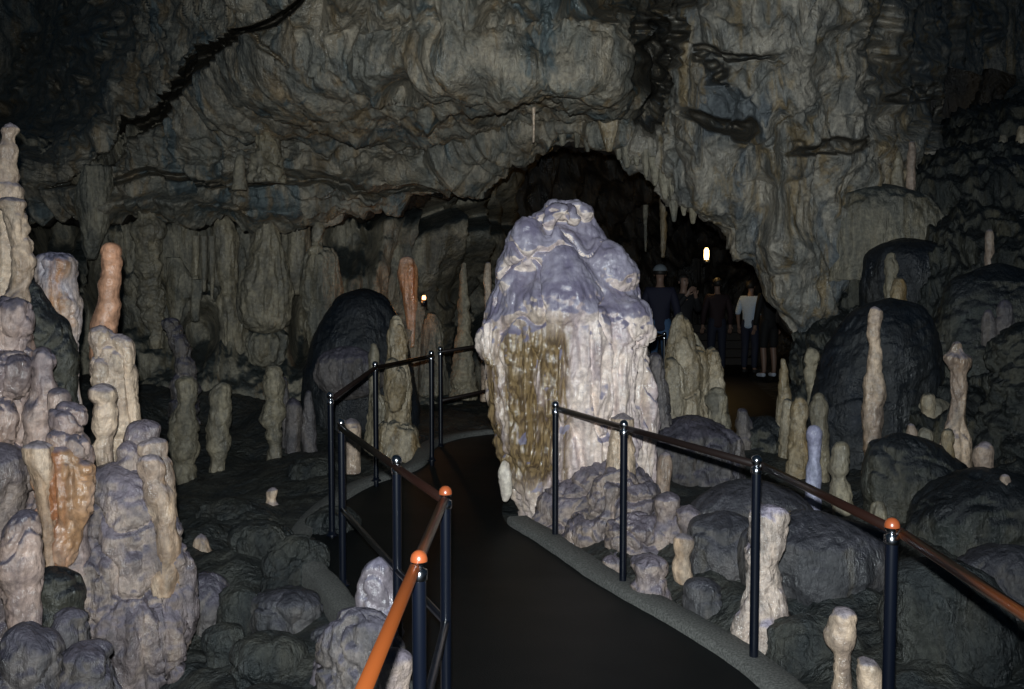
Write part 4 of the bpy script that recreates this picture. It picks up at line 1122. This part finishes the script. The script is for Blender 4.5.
loc = (float(at(600, 560, 6.1)[0]), 6.1, 0.0)
to_local(me, loc)
o = link('flowstone_mound', me, M['knob']); o.location = loc
tag(o, 'lumpy grey mound at the foot of the great stalagmite behind the right railing', 'mound')
form(S, 'pale stalagmite with a flat dark-grey cap before the great one', S, 6.3, [(412, 617, 630), (416, 611, 634), (424, 610, 635), (431, 611, 634), (436, 609, 632), (450, 609, 634), (468, 608, 636), (490, 604, 640)], 'cream', 'smooth', 1, G_F)
form(S, 'narrow pointed cream stalagmite under the right railing', S, 6.9, [(452, 662, 669), (460, 659, 671), (472, 658, 671), (488, 656, 670), (505, 654, 672)], 'cream', 'flute', 1, G_F)
form(S, 'round-headed grey stalagmite left of a pair under the right railing', S, 5.95, [(491, 662, 672), (496, 655, 678), (506, 653, 680), (516, 656, 678), (530, 654, 680), (555, 650, 684)], 'knob', 'smooth', 1.2, G_F)
form(S, 'grey flat-topped stalagmite right of a pair under the right railing', S, 5.75, [(504, 682, 696), (509, 677, 701), (520, 676, 702), (535, 680, 702), (555, 680, 703), (580, 678, 704)], 'knob', 'knob', .8, G_F)
form(S, 'slender knobby stalagmite standing close beyond the kerb', S, 5.3, [(533, 678, 688), (539, 674, 692), (548, 675, 692), (556, 677, 690), (564, 674, 691), (578, 673, 692), (592, 676, 690), (606, 678, 690), (622, 676, 692)], 'cream', 'knob', .7, G_F)
form(S, 'short stalagmite with a shiny round grey head at the kerb', S, 5.15, [(553, 640, 658), (558, 633, 664), (568, 632, 665), (576, 635, 662), (584, 630, 666), (598, 632, 668), (615, 634, 670)], 'knob', 'knob', .8, G_F)
form('boulder', 'small smooth ball of rock between the two rear posts of the right railing', 'rock', 5.65, [(554, 605, 618), (560, 601, 623), (570, 601, 624), (580, 604, 620)], 'knob', 'smooth', .8)
form('boulder', 'dark low rock between the slender knobby stalagmite and the post', 'rock', 4.95, [(578, 690, 712), (590, 686, 722), (606, 684, 728), (622, 686, 730)], 'boulder', 'mud', 1)
form(S, 'white ragged stalagmite half hidden by a post of the right railing', S, 4.5, [(504, 756, 778), (510, 750, 783), (525, 749, 784), (545, 748, 781), (565, 748, 777), (590, 747, 777), (612, 744, 780), (632, 738, 784), (646, 738, 780), (660, 740, 774)], 'ragged', 'drip', 1.6, G_F)
form(S, 'short cream stalagmite with a pinched waist in the right foreground', S, 4.0, [(607, 837, 849), (613, 832, 853), (625, 830, 854), (638, 827, 854), (647, 830, 853), (651, 834, 851), (660, 834, 852), (678, 835, 852), (692, 832, 854)], 'cream', 'smooth', 1, G_F)
form(S, 'little leaning cream stub at the bottom edge right of the pinched one', S, 3.85, [(656, 858, 870), (663, 856, 876), (676, 858, 882), (700, 860, 888)], 'cream', 'smooth', .9, G_F)
form('boulder', 'huge smooth grey boulder lying beyond the right railing', 'rock', 5.15, [(508, 775, 840), (518, 755, 868), (535, 742, 888), (558, 736, 896), (582, 738, 890), (602, 745, 870), (620, 750, 860)], 'boulder', 'mud', .8, ell=.7)
form('boulder', 'angular grey boulder left of the huge smooth one', 'rock', 5.5, [(510, 708, 740), (520, 696, 756), (540, 688, 768), (565, 684, 775), (595, 690, 775), (620, 695, 770)], 'boulder', 'mud', 1, ell=.8)
form('boulder', 'flat grey slab of rock under the railing behind the angular boulder', 'rock', 6.3, [(478, 700, 790), (486, 690, 806), (500, 686, 812), (520, 686, 815)], 'boulder', 'mud', .8, ell=.7)
form('boulder', 'muddy dark rock in the bottom right foreground behind the nearest post', 'rock', 4.3, [(560, 905, 950), (575, 890, 985), (600, 880, 1005), (640, 876, 1020), (690, 870, 1030)], 'floor', 'mud', 1.4, ell=.7)
form('boulder', 'dark sloping rock in front of the huge smooth boulder at the bottom', 'rock', 4.35, [(612, 790, 830), (624, 775, 850), (645, 768, 862), (680, 764, 868)], 'floor', 'mud', 1.2, ell=.7)
form('boulder', 'bluish dark rock at the right edge behind the near rail', 'rock', 4.9, [(545, 985, 1030), (556, 970, 1055), (580, 958, 1072), (620, 950, 1080)], 'boulder', 'mud', 1.2, ell=.7)

# ---- rocks of the dark floor left of the walkway
rb = [(300, 560, 5.75, 34, 26, 'grey-brown boulder beside the kerb below the corner of the railing', 'floor'), (262, 545, 6.1, 30, 24, 'dark boulder left of the one beside the kerb', 'floor'),
      (285, 612, 5.1, 34, 22, 'flat pale-edged boulder in the lower left foreground', 'boulder'), (240, 600, 5.2, 24, 18, 'small dark rock left of the flat pale-edged boulder', 'floor'),
      (268, 655, 4.6, 38, 24, 'wide muddy boulder at the bottom edge left of the wet brown rock', 'floor'), (222, 640, 4.8, 22, 18, 'small angular rock at the right foot of the left flowstone mass', 'floor'),
      (330, 640, 4.75, 18, 16, 'small brown stone against the wet brown rock', 'boulder'), (335, 520, 6.5, 26, 14, 'low dark stone behind the corner posts of the left railing', 'floor'),
      (230, 510, 7.0, 32, 12, 'long low dark hump behind the short orange-lit cone', 'floor'), (315, 470, 8.3, 22, 12, 'low dim stone behind the tiny white stub', 'floor')]
for px, py, d, rx, ry, lab, mt in rb:
    form('boulder', lab, 'rock', d, [(py - ry, px - rx * .5, px + rx * .45), (py - ry * .6, px - rx * .85, px + rx * .8), (py, px - rx, px + rx), (py + ry * .8, px - rx * .95, px + rx * 1.02)], mt, 'mud', 1.5, ell=.9, ext=.12)
# ------------------------------------------------------------------ railings
def tube_mesh(pts, r, n=14, name='tube', caps=True):
    """round bar through world points with mitred joints"""
    P = [Vector(p) for p in pts]
    bm = bmesh.new()
    rings = []
    for i, p in enumerate(P):
        a = (P[i] - P[i - 1]).normalized() if i else (P[1] - P[0]).normalized()
        b = (P[i + 1] - P[i]).normalized() if i < len(P) - 1 else a
        t = (a + b).normalized()
        side = t.cross(Vector((0, 0, 1)))
        if side.length < 1e-3: side = Vector((1, 0, 0))
        side.normalize(); up = side.cross(t).normalized()
        k = 1 / max(.5, t.dot(a))
        ring = [bm.verts.new(p + side * math.cos(q) * r * k + up * math.sin(q) * r) for q in [2 * PI * j / n for j in range(n)]]
        rings.append(ring)
    for A, B_ in zip(rings, rings[1:]):
        for j in range(n):
            bm.faces.new((A[j], A[(j + 1) % n], B_[(j + 1) % n], B_[j]))
    if caps:
        bm.faces.new(rings[0][::-1]); bm.faces.new(rings[-1])
    bmesh.ops.recalc_face_normals(bm, faces=bm.faces[:])
    me = bpy.data.meshes.new(name)
    bm.to_mesh(me); bm.free()
    for p in me.polygons: p.use_smooth = len(p.vertices) == 4
    return me

def lathe(prof, n=24, name='lathe'):
    bm = bmesh.new()
    rings = []
    for r, z in prof:
        if r < 1e-5: rings.append([bm.verts.new((0, 0, z))])
        else: rings.append([bm.verts.new((r * math.cos(2 * PI * j / n), r * math.sin(2 * PI * j / n), z)) for j in range(n)])
    for A, B_ in zip(rings, rings[1:]):
        for j in range(n):
            q = [A[j % len(A)], A[(j + 1) % len(A)], B_[(j + 1) % len(B_)], B_[j % len(B_)]]
            u = []
            for v in q:
                if v not in u: u.append(v)
            if len(u) > 2: bm.faces.new(u)
    bmesh.ops.recalc_face_normals(bm, faces=bm.faces[:])
    me = bpy.data.meshes.new(name); bm.to_mesh(me); bm.free()
    for p in me.polygons: p.use_smooth = True
    return me

R_POST = .0195
H_POST = .90
post_me = lathe([(0, -.16), (R_POST, -.16), (R_POST, .0), (R_POST, H_POST - .055)], name='post')
foot_me = lathe([(0, .0), (.038, .0), (.038, .006), (.034, .010), (R_POST + .006, .012), (R_POST + .004, .028), (R_POST, .030)], name='foot_flange')
cap_me = lathe([(R_POST + .003, H_POST - .062), (R_POST + .004, H_POST - .058), (R_POST + .004, H_POST - .036), (R_POST + .001, H_POST - .033), (.013, H_POST - .030), (.014, H_POST - .026),
                (.020, H_POST - .020), (.0235, H_POST - .010), (.0235, H_POST - .002), (.020, H_POST + .009), (.012, H_POST + .017), (.005, H_POST + .0195), (0, H_POST + .020)], name='cap')
cap_copper = cap_me.copy(); cap_copper.name = 'cap_copper'
cap_copper.materials.append(M['copper']); cap_copper.materials.append(M['chrome'])
for p_ in cap_copper.polygons: p_.material_index = 0 if p_.center.z > H_POST - .008 else 1
knob_me = lathe([(.011, -.012), (.0135, -.008), (.0135, .006), (.009, .012), (0, .014)], n=16, name='socket')

def railing(label, posts, rails, root_i=0, caps='chrome', group=None):
    """posts: (x, y, z_base); rails: list of (name, mat, [world pts], radius, label)"""
    x, y, z = posts[root_i]
    root = empty('railing', (x, y, z))
    tag(root, label, 'railing', group)
    for i, (a, b, c) in enumerate(posts):
        p = link('post', post_me, M['post'], root); p.location = (a - x, b - y, c - z)
        f = link('foot_flange', foot_me, M['post'], p)
        k = link('cap', cap_copper, None, p) if caps[i] == 'c' else link('cap', cap_me, M['chrome'], p)
        tag(k, 'metal cap with a copper-coloured top' if caps[i] == 'c' else 'bright metal ball cap')
    for name, mat, pts, r, lab in rails:
        me = tube_mesh([Vector(q) - Vector((x, y, z)) for q in pts], r, name=name)
        o = link(name, me, M[mat], root)
        if lab: tag(o, lab)
    return root

def post_at(px, y, z=None):
    p = at(px, 400, y)
    zz = float(path_z(y)) + .04 if z is None else z
    return (float(p[0]), y, zz)
TOP = .868
def up(p, h, dx=0, dy=0): return (p[0] + dx, p[1] + dy, p[2] + h)

# right railing, runs toward the camera and out of the frame on the right
rp = [post_at(555.5, 6.18, 0.0), post_at(624, 5.30, 0.0), post_at(757.5, 4.20, 0.0), post_at(895, 3.05, 0.0)]
rp.append((1.16, 1.85, 0.0))
rr = [up(rp[0], TOP, .02, 0)] + [up(p, TOP, .034, -.004) for p in rp[1:]] + [(1.16, .9, TOP)]
railing('black post railing with a red-brown handrail along the right side of the walkway', rp,
        [('handrail', 'rail_baked_dark', rr[:3], .0165, 'farthest handrail length with dimness painted into its colour'), ('handrail', 'rail_baked_dim', rr[2:4], .0165, 'red-brown handrail length with dimness painted into its colour'), ('handrail', 'rail_baked_bright', rr[3:], .0165, 'varnished handrail length with flash brightness painted into its colour')], 2, 'ssscc')  # colour steps per length paint the flash falloff along one handrail
# near left railing
lp = [post_at(418, 2.67, 0.0), post_at(445, 3.54, 0.0), post_at(396, 4.20, 0.0), post_at(341, 5.36, 0.0)]
lr = [(-.30, 1.1, TOP)] + [up(p, TOP, -.005 if i else -.012) for i, p in enumerate(lp)]
ml = [(-.30, 1.1, .42)] + [up(p, .42) for p in lp]
railing('near left railing with copper ball caps and a sharp bend beside the glossy stalagmite', [(-.31, 1.3, 0)] + lp,
        [('handrail', 'rail', lr[:3], .0165, 'varnished handrail length with flash brightness painted into its colour'), ('handrail', 'rail_baked_dim', lr[2:], .0165, 'red-brown handrail length with dimness painted into its colour'), ('mid_rail', 'post', ml, .0145, None)], 2, 'cccss')  # second handrail length has the falloff dimness in its colour
# far left railing
fp = [post_at(330.5, 6.25), post_at(375.5, 7.55), post_at(431.5, 8.20)]
fp[0] = (fp[0][0], fp[0][1], .05)
fr_ = [up(p, TOP) for p in fp]
railing('far left railing climbing past the tall ochre-stained stalagmite', fp, [('handrail', 'rail_baked_dark', fr_, .0165, None)], 1, 'sss')
# back railing going behind the great stalagmite
bp_ = [post_at(440.5, 9.05, .165), (-.14, 9.80, .20), (1.0, 10.03, .205), (1.67, 10.9, .21), (1.69, 12.2, .2)]
railing('back railing with two rails disappearing behind the great stalagmite', bp_,
        [('handrail', 'rail_baked_dark', [up(p, TOP) for p in bp_], .0165, None), ('mid_rail', 'rail_baked_dark', [up(p, .42) for p in bp_], .0165, None)], 0, 'sssss')

# ------------------------------------------------------------------ cave lamps
def lamp(px, py, d, label, power, col, off, r=.025, vis=True, tall=.10):
    p = at(px, py, d)
    root = empty('cave_lamp', tuple(p))
    tag(root, label, 'lamp')
    body = link('lamp_housing', lathe([(0, -tall - .05), (r * 1.5, -tall - .05), (r * 1.6, -tall), (r * 1.1, -tall + .01), (0, -tall + .01)], name='lamp_housing'), M['post'], root)
    br = link('bracket', tube_mesh([(0, 0, -tall - .04), (.0, .35, -tall - .10)], .012, name='bracket'), M['post'], root)
    g = bpy.data.materials.new('lamp_glow'); g.use_nodes = True
    b = g.node_tree.nodes['Principled BSDF']
    b.inputs['Base Color'].default_value = (1, .8, .4, 1)
    b.inputs['Emission Color'].default_value = (*col, 1)
    b.inputs['Emission Strength'].default_value = 7
    link('bulb', lathe([(0, -tall), (r * .8, -tall + .01), (r, -tall * .3), (r * .95, tall * .6), (r * .5, tall * .95), (0, tall)], name='bulb'), g, root)
    l = bpy.data.lights.new('lamp_light', 'POINT'); l.energy = power; l.color = col; l.shadow_soft_size = .06
    lo = bpy.data.objects.new('lamp_light', l); COL.objects.link(lo); lo.location = (p[0] + off[0], p[1] + off[1], p[2] + off[2])
    return root
lamp(706.5, 254, 17.5, 'glowing yellow tube lamp on the wall deep inside the tunnel', 7, (1, .62, .22), (0, -.25, -.05), .045, tall=.11)
lamp(424, 298, 11.3, 'tiny bright lamp point between the black dome and the slim columns', 2.2, (1, .42, .14), (-.12, -.05, -.02), .022, tall=.03)

# ------------------------------------------------------------------ visitors
def skin(name, joints, bones, mat, sub=2, parent=None, root=0):
    """joints: {name: (xyz, radius)}; bones: [(a,b)] -> one continuous skinned surface"""
    names = list(joints)
    idx = {k: i for i, k in enumerate(names)}
    me = bpy.data.meshes.new(name + '_raw')
    me.from_pydata([joints[k][0] for k in names], [(idx[a], idx[b]) for a, b in bones], [])
    o = bpy.data.objects.new(name + '_raw', me); COL.objects.link(o)
    o.modifiers.new('s', 'SKIN').use_smooth_shade = True
    for i, k in enumerate(names):
        r = joints[k][1]
        rr = r if isinstance(r, tuple) else (r, r)
        me.skin_vertices[0].data[i].radius = rr
        me.skin_vertices[0].data[i].use_root = (i == root)
    s = o.modifiers.new('u', 'SUBSURF'); s.levels = sub; s.render_levels = sub
    dg = bpy.context.evaluated_depsgraph_get()
    out = bpy.data.meshes.new_from_object(o.evaluated_get(dg))
    bpy.data.objects.remove(o); bpy.data.meshes.remove(me)
    out.name = name
    for p in out.polygons: p.use_smooth = True
    return link(name, out, mat, parent)

def person(label, loc, rz, h, tops, legs, shoes, hairc, hands, cap=None, short=0.0, group=None):
    """a standing figure facing local -Y; hands = ((elbow, wrist) left, (elbow, wrist) right) in body units of height 1.75"""
    k = h / 1.75
    S_ = lambda x, y, z: (x * k, y * k, z * k)
    root = empty('person', loc, rz)
    tag(root, label, 'person', group)
    J = {}
    def j(n, x, y, z, r): J[n] = (S_(x, y, z), tuple(q * k for q in r) if isinstance(r, tuple) else r * k)
    j('pelvis', 0, 0, .95, (.15, .11)); j('waist', 0, 0, 1.12, (.13, .10)); j('chest', 0, -.01, 1.30, (.165, .115)); j('neckb', 0, .0, 1.46, (.07, .06)); j('neck', 0, -.01, 1.52, .05)
    j('jaw', 0, -.035, 1.585, (.056, .062)); j('head', 0, -.02, 1.655, (.075, .09)); j('crown', 0, -.005, 1.715, (.055, .065))
    bones = [('pelvis', 'waist'), ('waist', 'chest'), ('chest', 'neckb'), ('neckb', 'neck'), ('neck', 'jaw'), ('jaw', 'head'), ('head', 'crown')]
    for s, n in ((-1, 'l'), (1, 'r')):
        j('hip' + n, .09 * s, 0, .87, .088); j('knee' + n, .10 * s, -.02, .49, .055); j('calf' + n, .10 * s, .01, .33, .052); j('ank' + n, .10 * s, .02, .09, .036); j('toe' + n, .12 * s, -.13, .03, .03)
        bones += [('pelvis', 'hip' + n), ('hip' + n, 'knee' + n), ('knee' + n, 'calf' + n), ('calf' + n, 'ank' + n), ('ank' + n, 'toe' + n)]
        e, w = hands[0 if s < 0 else 1]
        j('sh' + n, .17 * s, 0, 1.41, .058); j('el' + n, *e, .042); j('wr' + n, *w, .027)
        bones += [('chest', 'sh' + n), ('sh' + n, 'el' + n), ('el' + n, 'wr' + n)]
        d = (Vector(w) - Vector(e)).normalized()
        side = d.cross(Vector((0, 1, 0))).normalized() if abs(d.y) < .9 else d.cross(Vector((0, 0, 1))).normalized()
        pc = Vector(w) + d * .05
        j('palm' + n, *pc, (.034, .02)); bones.append(('wr' + n, 'palm' + n))
        for q, (o_, l_) in enumerate(((-.028, .070), (-.010, .082), (.010, .078), (.026, .062))):
            b_ = Vector(w) + d * .095 + side * o_
            m_ = b_ + d * l_ * .5 + Vector((0, -.008, 0))
            t_ = b_ + d * l_ * .9 + Vector((0, -.022, 0))
            j('f%d%s' % (q, n), *b_, .0095); j('g%d%s' % (q, n), *m_, .009); j('h%d%s' % (q, n), *t_, .0075)
            bones += [('palm' + n, 'f%d%s' % (q, n)), ('f%d%s' % (q, n), 'g%d%s' % (q, n)), ('g%d%s' % (q, n), 'h%d%s' % (q, n))]
        tb = Vector(w) + d * .04 - side * .038 + Vector((0, -.012, 0))
        tt = tb + d * .045 - side * .018
        j('th' + n, *tb, .011); j('tt' + n, *tt, .009)
        bones += [('palm' + n, 'th' + n), ('th' + n, 'tt' + n)]
    skinm = M['skin']
    body = skin('body', J, bones, skinm, 2, root)
    # face: nose, ears, eyes as small features of the head
    hd = J['head'][0]
    bm = bmesh.new()
    def ball(c, r, sx=1, sy=1, sz=1):
        bmesh.ops.create_uvsphere(bm, u_segments=10, v_segments=8, radius=r * k, matrix=Matrix.Translation(S_(*c)) @ Matrix.Diagonal((sx, sy, sz, 1)))
    ball((0, -.118, 1.628), .014, .8, 1, 1.4); ball((-.078, -.01, 1.64), .022, .35, .8, 1.2); ball((.078, -.01, 1.64), .022, .35, .8, 1.2)
    me = bpy.data.meshes.new('face_features'); bm.to_mesh(me); bm.free(); link('nose_and_ears', me, skinm, root)
    bm = bmesh.new(); ball((-.03, -.103, 1.66), .010); ball((.03, -.103, 1.66), .010); ball((0, -.098, 1.592), .018, 1, .35, .28)
    me = bpy.data.meshes.new('eyes'); bm.to_mesh(me); bm.free(); link('eyes_and_mouth', me, M['hairdark'], root)
    # clothing, a little larger than the body
    def grow(names, g):
        out = {}
        for n in names:
            c, r = J[n]
            out[n] = (c, tuple(q + g * k for q in r) if isinstance(r, tuple) else r + g * k)
        return out
    J['hem'] = (S_(0, 0, .82), (.165 * k, .12 * k))
    T = grow(['hem', 'pelvis', 'waist', 'chest', 'neckb', 'shl', 'shr', 'ell', 'elr', 'wrl', 'wrr'], .016)
    if short:
        for n in 'lr':
            a = Vector(J['el' + n][0]); b = Vector(J['wr' + n][0]); T['wr' + n] = (tuple(a.lerp(b, .12)), .05 * k)
    skin('jacket' if not short else 'shirt', T, [('hem', 'pelvis'), ('pelvis', 'waist'), ('waist', 'chest'), ('chest', 'neckb'), ('chest', 'shl'), ('chest', 'shr'), ('shl', 'ell'), ('shr', 'elr'), ('ell', 'wrl'), ('elr', 'wrr')], tops, 2, root)
    names = ['pelvis', 'waist', 'hipl', 'hipr', 'kneel', 'kneer'] + ([] if legs[1] == 'short' else ['calfl', 'calfr', 'ankl', 'ankr'])
    L_ = grow(names, .017)
    B2 = [('waist', 'pelvis'), ('pelvis', 'hipl'), ('pelvis', 'hipr'), ('hipl', 'kneel'), ('hipr', 'kneer')] + ([] if legs[1] == 'short' else [('kneel', 'calfl'), ('kneer', 'calfr'), ('calfl', 'ankl'), ('calfr', 'ankr')])
    skin('trousers' if legs[1] != 'short' else 'shorts', L_, B2, legs[0], 2, root)
    for s in (-1, 1):
        skin('shoe', {'a': (S_(.10 * s, .045, .05), (.045 * k, .045 * k)), 'b': (S_(.11 * s, -.07, .045), (.045 * k, .042 * k)), 'c': (S_(.125 * s, -.165, .035), (.036 * k, .032 * k))}, [('a', 'b'), ('b', 'c')], shoes, 2, root)
    bm = bmesh.new()
    bmesh.ops.create_uvsphere(bm, u_segments=24, v_segments=16, radius=1, matrix=Matrix.Translation(S_(0, .004, 1.672)) @ Matrix.Diagonal((.088 * k, .104 * k, .094 * k, 1)))
    bmesh.ops.delete(bm, geom=[v for v in bm.verts if v.co.z < (1.60 if not cap else 1.62) * k or (v.co.y < -.055 * k and v.co.z < 1.70 * k)], context='VERTS')
    me = bpy.data.meshes.new('hair'); bm.to_mesh(me); bm.free()
    for p in me.polygons: p.use_smooth = True
    o = link('hair', me, hairc, root); sm = o.modifiers.new('t', 'SOLIDIFY'); sm.thickness = .01
    if cap:
        bm = bmesh.new()
        bmesh.ops.create_uvsphere(bm, u_segments=24, v_segments=16, radius=1, matrix=Matrix.Translation(S_(0, .0, 1.69)) @ Matrix.Diagonal((.10 * k, .115 * k, .095 * k, 1)))
        bmesh.ops.delete(bm, geom=[v for v in bm.verts if v.co.z < 1.69 * k], context='VERTS')
        bmesh.ops.create_cone(bm, cap_ends=True, segments=20, radius1=.075 * k, radius2=.07 * k, depth=.012 * k, matrix=Matrix.Translation(S_(0, -.125, 1.695)) @ Matrix.Diagonal((1, .8, 1, 1)))
        me = bpy.data.meshes.new('cap'); bm.to_mesh(me); bm.free()
        for p in me.polygons: p.use_smooth = True
        o = link('cap', me, cap, root); sm = o.modifiers.new('t', 'SOLIDIFY'); sm.thickness = .008
    return root

cl = lambda n, c, r=.8: plain(n, c, r, bump=.2, bscale=80, var=.25)
M['skin'] = plain('skin', (.24, .15, .115), .5)
M['hairdark'] = plain('dark_hair', (.015, .012, .01), .6)
rest = (((-.24, .02, 1.14), (-.25, -.05, .90)), ((.24, .02, 1.14), (.25, -.05, .90)))
def visitor(px, d, *a, **k):
    p = at(px, 400, d)
    z = float(path_z(d)) + .0
    return (float(p[0]), d, z)
person('visitor in grey cap, navy jacket and blue jeans seen from behind beside the great stalagmite', visitor(659, 13.9), PI * .95, 1.76, cl('navy_jacket', (.012, .013, .035)), (cl('blue_jeans', (.06, .13, .26)), 'long'), cl('dark_shoes', (.02, .02, .02)), M['hairdark'], rest, cap=cl('grey_cap', (.20, .23, .26)))
person('visitor in black holding both hands up before the face', visitor(682, 14.4), .35, 1.66, cl('black_coat', (.010, .010, .013)), (cl('black_trousers', (.01, .01, .012)), 'long'), cl('black_shoes', (.015, .015, .015)), M['hairdark'],
       (((-.22, -.10, 1.20), (-.07, -.22, 1.44)), ((.22, -.10, 1.20), (.09, -.22, 1.42))))
person('dim visitor in a dark maroon top standing between the lamp and the black-clad pair', visitor(716, 17.2), PI, 1.66, cl('maroon_top', (.020, .007, .010)), (cl('dark_blue_trousers', (.012, .016, .035)), 'long'), cl('dark_boots', (.015, .014, .014)), M['hairdark'], rest)
person('visitor in a white shirt turned away at the right side of the tunnel', visitor(749, 17.4), PI * .8, 1.62, cl('white_shirt', (.50, .62, .78)), (cl('navy_trousers', (.014, .018, .04)), 'long'), cl('black_trainers', (.02, .02, .02)), M['hairdark'], rest, short=1)
person('visitor all in black with bare calves and light trainers nearest the tunnel wall', visitor(768, 16.6), PI * 1.1, 1.68, cl('black_jacket', (.008, .008, .010)), (cl('black_shorts', (.008, .008, .010)), 'short'), cl('light_trainers', (.62, .68, .80)), M['hairdark'], rest)

# ------------------------------------------------------------------ light and camera
w = bpy.data.worlds.new('cave_air'); scene.world = w
w.use_nodes = True
w.node_tree.nodes['Background'].inputs['Color'].default_value = (.22, .50, .85, 1)
w.node_tree.nodes['Background'].inputs['Strength'].default_value = .03

fl_ = bpy.data.lights.new('camera_flash', 'SPOT')
fl_.energy = 1420; fl_.spot_size = math.radians(88); fl_.spot_blend = 1.0; fl_.shadow_soft_size = .018; fl_.color = (.90, .98, 1.0)
fo = bpy.data.objects.new('camera_flash', fl_); COL.objects.link(fo)
fo.location = (-.02, -.03, EYE + .12)
fo.rotation_euler = (PI / 2 - math.radians(1.5), 0, math.radians(1))

cam = bpy.data.cameras.new('camera')
cam.lens = 35; cam.sensor_width = 36; cam.sensor_fit = 'HORIZONTAL'; cam.clip_end = 200; cam.clip_start = .05
co_ = bpy.data.objects.new('camera', cam); COL.objects.link(co_)
co_.location = (0, 0, EYE)
co_.rotation_euler = (PI / 2 - PITCH, 0, 0)
scene.camera = co_
vs = scene.view_settings
vs.view_transform = 'Standard'; vs.look = 'None'; vs.exposure = 0; vs.gamma = 1; vs.use_curve_mapping = False
scene.cycles.max_bounces = 4
scene.cycles.use_denoising = True
